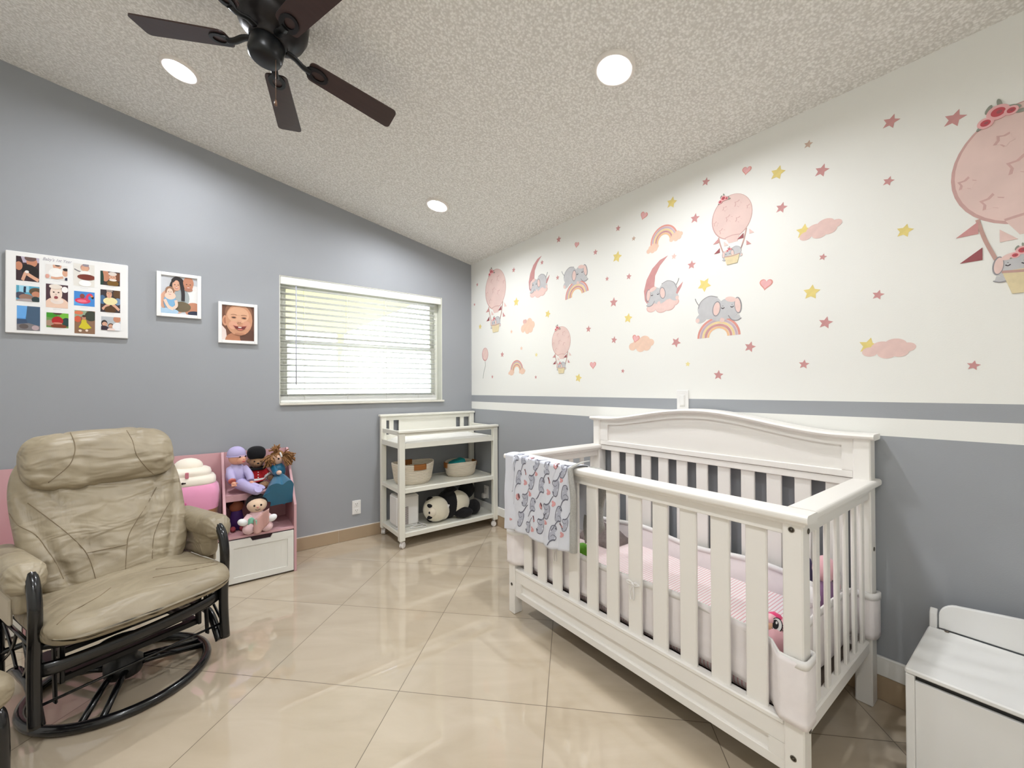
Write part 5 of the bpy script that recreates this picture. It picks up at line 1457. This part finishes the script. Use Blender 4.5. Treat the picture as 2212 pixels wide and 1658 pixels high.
ph(8, (84, 150, 214)).poly([(0, 1), (.5, 1), (.35, .5), (0, .5)], (104, 170, 232)).poly([(.44, 1), (1, 1), (1, .2), (.34, .2), (.40, .6)], (66, 92, 118)).poly([(0, .46), (.4, .46), (.5, .2), (0, .2)], (58, 78, 106)).poly([(0, 0), (1, 0), (1, .20), (.5, .30), (0, .24)], (126, 122, 124)).el(.3, .16, .2, .1, (96, 86, 84)).el(.8, .12, .16, .10, (190, 168, 172)).build('photo', cf)
ph(9, (110, 150, 80)).el(.2, .86, .3, .2, (60, 150, 30)).el(.85, .8, .25, .2, (120, 190, 60)).el(.5, .98, .2, .1, (76, 60, 40)).el(.9, .4, .2, .3, (30, 60, 60)).el(.14, .3, .2, .2, (170, 140, 120)).el(.5, .46, .26, .30, (178, 24, 30)).el(.5, .30, .22, .06, (206, 130, 110)).el(.56, .10, .36, .14, (128, 60, 30)).build('photo', cf)
ph(10, (142, 106, 80)).poly([(0, 1), (.6, 1), (.5, .75), (0, .7)], (150, 166, 140)).el(.2, .9, .22, .08, (220, 120, 80)).el(.8, .78, .3, .22, (56, 62, 48)).el(.16, .62, .16, .14, (206, 90, 60)).el(.46, .50, .13, .15, (206, 190, 40)).poly([(.2, .26), (.36, .5), (.58, .5), (.84, .26), (.5, .18)], (212, 196, 36)).el(.46, .68, .09, .09, SK2).el(.46, .76, .09, .05, (70, 44, 30)).el(.28, .12, .08, .05, (240, 220, 200)).el(.60, .14, .07, .05, (240, 220, 200)).build('photo', cf)
ph(11, (186, 190, 194)).el(.82, .84, .20, .24, SK2).el(.16, .5, .16, .24, (40, 30, 32)).face(.18, .44, .16, SK, True).el(.16, .12, .22, .2, (46, 28, 44)).el(.50, .36, .14, .16, (96, 60, 40)).face(.50, .30, .14, SK, True).el(.84, .24, .26, .36, (240, 240, 242)).el(.52, .04, .2, .12, (238, 214, 206)).build('photo', cf)
cu = bpy.data.curves.new('lettering', 'FONT')
cu.body = "Baby's 1st Year"; cu.size = .030; cu.shear = .35; cu.extrude = .0002; cu.align_x = 'CENTER'; cu.align_y = 'CENTER'
tmp = bpy.data.objects.new('lettering', cu); COL.objects.link(tmp)
bpy.context.view_layer.update()
me = bpy.data.meshes.new_from_object(tmp); bpy.data.objects.remove(tmp)
lo = bpy.data.objects.new('lettering', me); COL.objects.link(lo)
me.materials.clear(); me.materials.append(flat((164, 160, 172), .6))
a = on_plane(*cz(735, 140), 1, -.0205); b = on_plane(*cz(1140, 190), 1, -.0205)
ctr = (a + b) / 2
for v in me.vertices: v.co = WORLD[cf.name].inverted() @ Vector((ctr.x + v.co.x * .62, -.0207 - v.co.z, ctr.z - .002 + v.co.y * .8))
lo.parent = cf
cap = MB()
for i, r in enumerate(rects): cap.box((r[0] + r[1]) / 2 - .016, (r[0] + r[1]) / 2 + .016, -.0204, -.0199, r[2] - .0095, r[2] - .0082)
cap.build('caption_line', flat((212, 210, 212), .6), cf)

def framed(name, label, x0, x1, z0, z1, w):
    t = thing(name, label, 'picture frame', ((x0 + x1) / 2, 0, (z0 + z1) / 2))
    mb = MB(); mb.box(x0, x1, -.012, -.001, z0, z1, 0, .002)
    mb.box(x0, x0 + w, -.022, -.010, z0, z1, 0, .002).box(x1 - w, x1, -.022, -.010, z0, z1, 0, .002).box(x0 + w, x1 - w, -.022, -.010, z0, z0 + w, 0, .002).box(x0 + w, x1 - w, -.022, -.010, z1 - w, z1, 0, .002)
    mb.build('frame', m_frame, t)
    return t, placer((x0 + w, x1 - w, z0 + w, z1 - w), -.0122)
t, pl_ = framed('picture_frame', 'square white frame with a photo of a family of three', -2.374, -2.143, 1.712, 2.002, .022)
p = Pic(pl_, (206, 208, 212)).el(.92, .44, .34, .36, (238, 236, 234)).el(.90, .14, .26, .20, SK2).el(.93, .04, .2, .07, (40, 44, 66))
p.el(.46, .60, .25, .40, (34, 26, 28)).el(.36, .34, .40, .34, SK).el(.56, .44, .22, .26, (168, 176, 176)).el(.56, .20, .26, .14, (110, 96, 70))
p.el(.75, .86, .15, .17, SK2).face(.75, .80, .16, SK2).el(.75, .68, .12, .05, (176, 120, 96)).face(.42, .76, .145, SK).st([(.30, .86), (.42, .96), (.56, .86)], .045, (34, 26, 28)).st([(.54, .86), (.60, .60), (.60, .36)], .05, (34, 26, 28))
p.el(.24, .30, .17, .22, (128, 178, 214)).el(.25, .47, .15, .10, SK3).el(.24, .62, .12, .10, (150, 110, 84)).face(.24, .56, .105, SK3).el(.18, .05, .3, .09, (176, 206, 230)).st([(.1, .36), (.2, .18), (.34, .12)], .04, SK3).st([(.40, .36), (.42, .22), (.34, .14)], .04, SK3).build('photo', t)
t, pl_ = framed('picture_frame', 'smaller white frame with a close up photo of a laughing baby', -2.049, -1.817, 1.560, 1.846, .021)
p = Pic(pl_, (112, 70, 50)).poly([(0, 0), (.16, 0), (.12, .3), (0, .42)], (232, 214, 206)).el(.60, .02, .50, .24, (182, 122, 90)).el(.85, .10, .3, .22, (96, 60, 44))
p.el(.10, .56, .09, .15, (206, 150, 118)).el(.10, .56, .05, .09, (176, 116, 88)).el(.52, .80, .43, .36, (142, 98, 72)).el(.53, .60, .42, .46, (206, 150, 116)).el(.50, .74, .34, .24, (222, 172, 138)).el(.34, .44, .14, .12, (224, 166, 138)).el(.76, .46, .13, .12, (214, 156, 128))
for q in (.36, .68): p.el(q, .665, .085, .036, (188, 130, 100)).el(q, .660, .060, .017, (44, 30, 28)).st([(q - .09, .735), (q, .752), (q + .09, .735)], .008, (166, 116, 88))
p.el(.53, .545, .080, .050, (216, 162, 132)).el(.505, .525, .020, .012, (140, 86, 66)).el(.555, .525, .020, .012, (140, 86, 66))
p.poly([(.36, .425), (.46, .405), (.56, .400), (.66, .410), (.75, .430), (.70, .345), (.60, .305), (.50, .310), (.41, .355)], (116, 44, 40)).poly([(.50, .402), (.60, .400), (.60, .372), (.50, .372)], (240, 232, 222)).el(.56, .322, .085, .022, (206, 118, 106)).st([(.34, .43), (.46, .412), (.56, .407), (.66, .417), (.77, .437)], .008, (190, 106, 92)).el(.55, .19, .16, .03, (186, 128, 98)).build('photo', t)

# ================================================================= WALL DECALS
def wc(name, rgb, var=.10, vs=34): return M(name, rgb, .75, var=var, vscale=vs)
D_ROSE = wc('rose watercolour', (208, 152, 150)); D_YEL = wc('yellow watercolour', (234, 214, 134)); D_PEACH = wc('peach watercolour', (240, 206, 184)); D_PINKC = wc('pink cloud watercolour', (234, 202, 194))
D_BAL = wc('balloon watercolour', (232, 204, 196), .12, 9); D_BALE = wc('balloon edge', (208, 168, 162)); D_CRAT = wc('balloon crater', (214, 174, 168)); D_GREY = wc('elephant grey', (200, 199, 200), .1, 30); D_GDK = wc('elephant dark grey', (152, 149, 152)); D_EAR = wc('elephant ear pink', (236, 206, 198))
D_INK = wc('ink line', (74, 66, 70)); D_RED = wc('flower red', (196, 84, 92)); D_FLO = wc('flower pink', (236, 182, 182)); D_LEAF = wc('grey green leaf', (150, 152, 140)); D_BASK = wc('basket straw', (228, 212, 172), .12, 60); D_ORG = wc('rainbow orange', (240, 196, 152)); D_MAU = wc('rainbow mauve', (204, 180, 190)); D_CREAM = wc('rainbow cream', (240, 214, 160)); D_COR = wc('rainbow coral', (226, 156, 144)); D_ROPE = wc('rope', (198, 160, 150)); D_FLAG = wc('flag maroon', (158, 88, 92)); D_WHT = wc('decal white', (244, 240, 236), .02); D_CEDG = wc('cloud edge', (228, 186, 178))
DM = [D_ROSE, D_YEL, D_PEACH, D_PINKC, D_BAL, D_BALE, D_CRAT, D_GREY, D_GDK, D_EAR, D_INK, D_RED, D_FLO, D_LEAF, D_BASK, D_ORG, D_MAU, D_CREAM, D_COR, D_ROPE, D_FLAG, D_WHT, D_CEDG]
class Dec:
    """one vinyl wall sticker: layers of flat shapes; a to the viewer's right, b up (metres), on the striped wall"""
    def __init__(s, u, v, sc=1.0, tilt=0.0, flip=1):
        s.c = RW(u, v); s.mb = MB(); s.mats = []; s.k = 0; s.sc = sc; s.t = tilt; s.fl = flip; s.dx = s.dy = 0.0; s.tt = 0.0; s.ss = 1.0
    def P(s, a, b, d):
        a, b = a * s.ss, b * s.ss
        ca, sa = math.cos(s.tt), math.sin(s.tt); a, b = a * ca - b * sa + s.dx, a * sa + b * ca + s.dy
        a *= s.fl; ca, sa = math.cos(s.t), math.sin(s.t)
        a, b = (a * ca - b * sa) * s.sc, (a * sa + b * ca) * s.sc
        return Vector((-d, s.c.y - a, s.c.z + b))
    def at(s, dx=0, dy=0, rot=0, sc=1.0): s.dx, s.dy, s.tt, s.ss = dx, dy, rot, sc; return s
    def poly(s, pts, m, thick=None):
        if m not in s.mats: s.mats.append(m)
        i = s.mats.index(m); d = .0008 + .00005 * s.k; s.k += 1
        n = len(pts)
        vs = [s.P(a, b, d) for a, b in pts] + [s.P(a, b, .0003) for a, b in pts]
        s.mb.add(vs, [list(range(n))] + [[q, (q + 1) % n, n + (q + 1) % n, n + q] for q in range(n)], i); return s
    def el(s, cx, cy, rx, ry, m, rot=0, n=24):
        c, q = math.cos(rot), math.sin(rot)
        return s.poly([(cx + rx * math.cos(t) * c - ry * math.sin(t) * q, cy + rx * math.cos(t) * q + ry * math.sin(t) * c) for t in [2 * PI * i / n for i in range(n)]], m)
    def st(s, pts, w, m):
        q = smooth_path([(a, b, 0) for a, b in pts], 5); L_, R_ = [], []
        for i, p in enumerate(q):
            t = (q[min(i + 1, len(q) - 1)] - q[max(i - 1, 0)]).normalized()
            L_.append((p.x - t.y * w, p.y + t.x * w)); R_.append((p.x + t.y * w, p.y - t.x * w))
        return s.poly(L_ + R_[::-1], m)
    def star(s, cx, cy, r, m, rot=0, k=.48):
        return s.poly([(cx + (r if i % 2 == 0 else r * k) * math.sin(rot + PI * i / 5), cy + (r if i % 2 == 0 else r * k) * math.cos(rot + PI * i / 5)) for i in range(10)], m)
    def ring(s, r0, r1, m, a0=0, a1=PI, sy=1.0, n=20):
        o = [(r1 * math.cos(a0 + (a1 - a0) * i / n), sy * r1 * math.sin(a0 + (a1 - a0) * i / n)) for i in range(n + 1)]
        q = [(r0 * math.cos(a0 + (a1 - a0) * i / n), sy * r0 * math.sin(a0 + (a1 - a0) * i / n)) for i in range(n + 1)]
        return s.poly(o + q[::-1], m)
    def build(s, name, label, cat='wall decal', group=None):
        inv = Matrix.Translation(-s.c); s.mb.v = [inv @ v for v in s.mb.v]
        o = s.mb.build(name, s.mats, fixn=False); o.location = s.c
        return tag(o, label, cat, group)
def mpx(u, v, hpx):            # size in metres of hpx photo pixels at this place on the wall
    return (RW(u, v - hpx / 2) - RW(u, v + hpx / 2)).z
def cloud(d, w, h, m, edge=None):
    for cx, cy, r in ((-.36, -.10, .20), (-.12, .02, .27), (.14, .08, .28), (.38, 0, .18), (-.02, -.16, .24), (.22, -.14, .22)): d.el(cx * w, cy * h * 1.6, r * w * .82, r * h * 1.35, m)
    return d
def elephant(d, sl=True):
    """sleeping baby elephant about one unit long, head to the left"""
    d.el(.20, .08, .30, .27, D_GREY).el(.40, -.14, .16, .11, D_GREY, -.5).el(.50, -.19, .05, .055, D_EAR)
    d.el(-.02, -.18, .20, .09, D_GREY, .2).el(-.10, -.25, .055, .06, D_EAR)
    d.st([(.47, .18), (.53, .28), (.56, .36)], .008, D_GDK)
    d.st([(.0, .30), (.2, .36), (.40, .27), (.48, .1)], .008, D_GDK)
    d.el(-.24, .0, .27, .24, D_GREY, .15).el(.03, .03, .10, .18, D_GDK, .15).el(.03, .03, .078, .155, D_EAR, .15)
    d.el(-.46, .04, .08, .19, D_GDK, -.1).el(-.455, .04, .062, .165, D_EAR, -.1).el(-.30, .20, .13, .06, D_EAR, .3)
    d.st([(-.26, -.08), (-.30, -.18), (-.40, -.24), (-.50, -.22)], .055, D_GREY).st([(-.24, -.16), (-.32, -.27), (-.44, -.30), (-.53, -.26)], .010, D_GDK)
    for q in (-.33, -.12): d.st([(q - .035, .035), (q, .012), (q + .035, .035)], .010, D_INK).el(q, .075, .010, .006, D_INK)
    return d
def rainbow(d, r, sy=1.0):
    for i, m in enumerate((D_COR, D_MAU, D_CREAM, D_ROSE, D_ORG)): d.ring(r * (.90 - .12 * i - .0), r * (1.0 - .12 * i), m, sy=sy)
    return d
def flowers(d, cx, cy, s_):
    for a, b, q in ((-.9, -.5, .5), (1.1, .4, .45), (.2, 1.1, .5), (-.5, .9, .4), (1.5, -.2, .35)): d.el(cx + a * s_, cy + b * s_, s_ * .16, s_ * q, D_LEAF, a)
    for a, b, q in ((-.7, -.3, .55), (.1, .35, .75), (.9, .1, .45)):
        d.el(cx + a * s_, cy + b * s_, q * s_, q * s_ * .9, D_FLO).el(cx + a * s_, cy + b * s_, q * s_ * .62, q * s_ * .55, D_RED).el(cx + a * s_ + q * s_ * .1, cy + b * s_, q * s_ * .25, q * s_ * .22, D_FLAG)
    return d
def air_balloon(u, v, w, label, tilt=0.0):
    d = Dec(u, v, w, tilt)
    d.el(0, 0, .505, .565, D_BALE, n=40).el(.006, .006, .485, .548, D_BAL, n=40)
    d.poly([(-.16, -.50), (.20, -.50), (.15, -.66), (-.07, -.66)], D_BAL).st([(-.16, -.50), (.02, -.475), (.20, -.50)], .012, D_CRAT)
    for x, y, r, a in ((-.06, -.02, .10, .2), (.17, -.12, .085, .5), (-.24, -.30, .085, .1), (.16, .28, .10, .4), (-.40, -.06, .07, .2), (.42, .12, .06, .3), (-.16, .26, .07, .6)): d.star(x, y, r, D_CRAT, a, .6).star(x + .014, y - .010, r * .86, D_BAL, a, .62)
    d.st([(-.33, -.44), (-.28, -.66), (-.19, -.93)], .014, D_ROPE).st([(.36, -.40), (.30, -.66), (.20, -.93)], .014, D_ROPE)
    for x, y, s_, m in ((-.345, -.52, -1, D_ROSE), (-.21, -.64, 1, D_EAR), (-.32, -.78, -1, D_FLAG), (.41, -.50, 1, D_EAR), (.27, -.56, -1, D_FLAG), (.34, -.76, 1, D_ROSE)):
        d.poly([(x + .02, y + .06), (x + .02, y - .06), (x + s_ * .13, y - .06)], m)
    d.at(.01, -.94, 0, .46); elephant(d)
    d.at(); flowers(d, -.06, -.83, .055)
    d.poly([(-.18, -.98), (.20, -.98), (.14, -1.20), (-.12, -1.20)], D_BASK).st([(-.18, -.985), (.01, -1.005), (.20, -.985)], .012, D_ROPE)
    flowers(d, -.20, .50, .10)
    return d.build('balloon_decal', label)
def W_(u0, u1, v): return abs(RW(u0, v).y - RW(u1, v).y)
air_balloon(1070, 624.5, W_(1048.5, 1092.5, 625), 'pink hot air balloon decal with elephant nearest the window corner')
air_balloon(1212, 737, W_(1192.5, 1232.5, 737), 'pink hot air balloon decal low on the wall, second from the corner')
air_balloon(1580, 468, W_(1537, 1624, 470), 'tilted pink hot air balloon decal high on the wall above the rainbow elephants')
bw_ = mpx(2150, 425, 400) / 1.765
by_ = RW(2053, 353).y - .505 * bw_          # its left edge shows at the picture's right side
bu_ = 2053
while RW(bu_, 353).y > by_: bu_ += 1
air_balloon(bu_, 345, bw_, 'largest pink hot air balloon decal cut off by the picture edge')
def moon_decal(u, v, h, label):
    d = Dec(u, v, h)
    pts = [(.18, .50)]
    for i in range(1, 15): a = PI * (.40 + .92 * i / 14); pts.append((.10 + .46 * math.cos(a), .02 + .50 * math.sin(a)))
    pts += [(.30, -.24), (.42, -.08), (.50, .0)]
    inn = [(.36, -.22), (.20, -.28), (.02, -.22), (-.10, -.06), (-.12, .12), (-.06, .30), (.05, .42)]
    d.poly([(.18, .50), (.02, .46), (-.14, .34), (-.26, .16), (-.32, -.04), (-.30, -.22), (-.20, -.36), (-.02, -.42), (.18, -.38), (.34, -.24), (.43, -.10), (.46, -.02), (.34, -.12), (.20, -.20), (.06, -.20), (-.05, -.12), (-.10, .02), (-.08, .20), (.02, .36)], D_ROSE)
    d.at(.06, -.34, 0, .62); cloud(d, 1.0, .42, D_CEDG); d.at(.06, -.335, 0, .59); cloud(d, 1.0, .42, D_EAR)
    d.at(.05, -.16, 0, .60); elephant(d)
    return d.build('moon_decal', label)
moon_decal(1160, 600, mpx(1160, 600, 88), 'small pink crescent moon decal with sleeping elephant near the corner')
moon_decal(1424, 617, mpx(1424, 617, 120), 'larger pink crescent moon decal with sleeping elephant on a cloud')
def rainbow_elephant(u, v, w, label, tilt=0.0):
    d = Dec(u, v, w, tilt)
    d.at(0, -.46, 0, 1.0); rainbow(d, .50, .92)
    d.fl = -1; d.at(.0, .16, 0, .98); elephant(d)
    return d.build('rainbow_elephant_decal', label)
rainbow_elephant(1243, 607, W_(1218, 1268, 607), 'small decal of an elephant lying on a striped rainbow, near the corner', .12)
rainbow_elephant(1551, 684, W_(1505, 1598, 684), 'larger decal of an elephant lying on a striped rainbow above the crib')
def rainbow_cloud(u, v, w, label, tilt):
    d = Dec(u, v, w, tilt)
    d.at(.02, -.16, 0, 1.0); rainbow(d, .40, 1.05)
    d.at(-.33, -.20, 0, .36); cloud(d, 1.0, .62, D_PEACH); d.at(.36, -.17, 0, .36); cloud(d, 1.0, .62, D_PEACH)
    return d.build('rainbow_decal', label)
rainbow_cloud(1431, 509, W_(1394, 1468, 508), 'rainbow decal ending in two peach clouds above the larger moon', .14)
rainbow_cloud(1115.5, 792, W_(1098.5, 1132.5, 792), 'small faded rainbow decal with clouds low near the corner', 0)
d = Dec(1140, 703, W_(1126, 1154, 703)); cloud(d, 1.0, .70, D_PEACH); d.at(-.22, .18); d.el(-.05, .05, .1, .1, D_CEDG).el(.05, .05, .1, .1, D_CEDG).build('cloud_decal', 'small peach cloud decal between the two corner balloons')
d = Dec(1385, 741.5, W_(1359.5, 1411, 741)); cloud(d, 1.0, .52, D_PEACH)
def heart_pts(cx, cy, s_, rot=0):
    out = []
    for i in range(28):
        t = 2 * PI * i / 28
        x, y = 16 * math.sin(t) ** 3 / 17, (13 * math.cos(t) - 5 * math.cos(2 * t) - 2 * math.cos(3 * t) - math.cos(4 * t)) / 17
        out.append((cx + s_ * (x * math.cos(rot) - y * math.sin(rot)), cy + s_ * (x * math.sin(rot) + y * math.cos(rot))))
    return out
d.poly(heart_pts(-.22, .20, .17, -.3), D_COR).poly(heart_pts(-.22, .20, .13, -.3), D_FLO).build('cloud_decal', 'peach cloud decal carrying a small heart, left of the rainbow elephant')
for u, v, u0, u1, lab in ((1766, 494, 1715, 1813, 'pink cloud decal with a yellow star, upper one to the right of the tilted balloon'), (1912, 750, 1850, 1972, 'pink cloud decal with a yellow star, lower one beside the large balloon basket')):
    d = Dec(u, v, W_(u0, u1, v), .10 if u < 1800 else 0); d.star(-.30, .06, .20, D_YEL, .25, .5); d.at(.05, -.02, 0, .90); cloud(d, 1.0, .46, D_PINKC); d.build('cloud_decal', lab)
d = Dec(1048, 765, W_(1041.5, 1054.5, 765)); d.el(0, 0, .5, .60, D_ROSE).el(.02, .02, .44, .54, D_EAR).poly([(-.06, -.58), (.06, -.58), (0, -.68)], D_ROSE).st([(0, -.66), (.02, -1.1), (-.25, -1.7), (-.34, -2.2)], .022, D_LEAF).build('balloon_decal', 'tiny pink party balloon decal on a string by the corner')
for u, v, h, rot, lab in ((1281, 788, 17, 0, 'pink heart decal low on the wall right of the second balloon'), (1246, 528, 13, -.3, 'small pink heart decal just under the ceiling near the corner'), (1391, 465, 18, -.5, 'narrow pink heart decal above the cloud rainbow'),
                          (1613, 367.5, 19, -.25, 'pink heart decal highest on the wall above the tilted balloon'), (1654.5, 613, 26, -.2, 'larger pink heart decal right of the tilted balloon basket')):
    d = Dec(u, v, mpx(u, v, h) * .55); d.poly(heart_pts(0, 0, 1.0, rot), D_COR).poly(heart_pts(0, .03, .80, rot), D_FLO).build('heart_decal', lab, group='heart wall decals')
def stars(lst, mat, colour, grp):
    for u, v, h, rot, lab in lst:
        d = Dec(u, v, mpx(u, v, h) * .55); d.star(0, 0, 1.0, mat, rot, .47 if colour == 'pink' else .52).build('star_decal', lab, group=grp)
D_PALE = wc('pale pink watercolour', (240, 200, 190)); D_TAN = wc('tan watercolour', (206, 178, 160)); D_PY = wc('pale yellow watercolour', (240, 226, 160))
G1 = 'pink star wall decals'
stars([(1109.7, 583, 11, .2, 'small pink star decal between corner balloon top and small moon'), (1170.9, 566.7, 10, .1, 'small pink star decal right of the small moon tip'), (1204.6, 599.5, 10, .1, 'small pink star decal between small moon and small rainbow elephant'),
       (1031, 614.6, 7.5, 0, 'tiny pink star decal left of the corner balloon'), (1025, 657.5, 6.5, 0, 'tiniest pink star decal at the corner edge, left of the corner balloon flags'), (1085, 765.5, 12, .1, 'pink star decal right of the party balloon'),
       (1063.7, 813.5, 7.5, 0, 'tiny pink star decal below the party balloon'), (1157.4, 814.3, 7.5, 0, 'tiny pink star decal below and left of the second balloon basket'), (1271.3, 710.5, 14, .1, 'pink star decal right of the second balloon top'),
       (1207, 517, 14, .1, 'pink star decal under the ceiling nearest the corner'), (1286.3, 544.5, 12, .1, 'pink star decal below the small ceiling heart'), (1335.3, 493, 12.5, .2, 'pink star decal left of the narrow heart, near the ceiling'),
       (1524.9, 392.5, 17, .3, 'pink star decal near the ceiling left of the tilted balloon top'), (1501.3, 471.5, 20, .2, 'pink star decal between cloud rainbow and tilted balloon'), (1494, 572, 18, .1, 'pink star decal right of the large moon tip'),
       (1358.5, 597, 13, .2, 'pink star decal left of the large moon'), (1311.5, 602, 9.5, .1, 'small pink star decal right of the small rainbow elephant'), (1325.6, 652.8, 20, .1, 'pink star decal lower left of the large moon'),
       (1326.5, 734, 15, .2, 'pink star decal left of the heart cloud'), (1460.5, 739, 21, .55, 'pink star decal between heart cloud and large rainbow elephant'), (1345.5, 801, 9, .2, 'small pink star decal below the heart cloud'),
       (1620, 749, 22, .3, 'pink star decal to the lower right of the large rainbow elephant'), (1552, 809.8, 20, .1, 'pink star decal just above the grey stripe below the large rainbow elephant'), (1688, 448.7, 22, .35, 'pink star decal right of the tilted balloon'),
       (1775, 368.5, 26, .4, 'pink star decal right of the highest yellow star'), (1777.5, 555, 14, .3, 'small pink star decal below the upper star cloud'), (1924.4, 263, 28, .4, 'pink star decal high up, left of the largest pink star'),
       (2062, 256.3, 34, .4, 'largest pink star decal beside the flowers of the big balloon'), (1919, 391.3, 19, .4, 'pink star decal left of the big balloon'), (1896.7, 636.7, 20, .3, 'pink star decal above the lower star cloud'),
       (1783.4, 696.8, 25, .25, 'pink star decal under the yellow star right of the big heart'), (1736.7, 786.6, 19, .15, 'pink star decal low above the crib headboard end'), (2103, 789, 20, .2, 'pink star decal lowest under the big balloon basket')], D_ROSE, 'pink', G1)
stars([(1126.5, 752, 8.5, .1, 'tiny peach star decal above the small faded rainbow'), (1105, 716, 8.5, .1, 'tiny peach star decal left of the small peach cloud')], D_PEACH, 'pink', 'peach star wall decals')
stars([(1456, 553.7, 12, .2, 'pale pink star decal beside the large moon tip')], D_PALE, 'pink', None)
stars([(1369, 515, 10, .2, 'small tan star decal left of the cloud rainbow'), (1746, 311.6, 16, .3, 'tan star decal highest, close to the sloping ceiling line')], D_TAN, 'pink', 'tan star wall decals')
G2 = 'yellow star wall decals'
stars([(1115.3, 652, 18, .1, 'yellow star decal right of the corner balloon'), (1183.4, 678, 16, .35, 'yellow star decal above the second balloon'), (1037.3, 705.3, 11, .1, 'small yellow star decal left of the corner balloon basket'), (1249.6, 816, 18, .25, 'yellow star decal right of the second balloon basket'),
       (1451, 437.5, 23, .3, 'yellow star decal above the cloud rainbow'), (1333, 554.7, 23, .3, 'yellow star decal upper left of the large moon'), (1521.6, 615, 28, .62, 'yellow star decal below the tilted balloon, above the large rainbow elephant'), (1357, 687, 20, .2, 'yellow star decal below the large moon cloud'),
       (1680, 373.4, 28, .35, 'highest yellow star decal near the ceiling'), (1753, 631, 30, .15, 'yellow star decal right of the larger heart'), (1954.3, 498.6, 27, .3, 'yellow star decal left of the big balloon flags')], D_YEL, 'yellow', G2)
stars([(1158.7, 766, 8.5, .1, 'tiny pale yellow star decal left of the second balloon'), (1485.8, 786, 10.5, .1, 'tiny pale yellow star decal below the large rainbow elephant')], D_PY, 'yellow', 'pale yellow star wall decals')
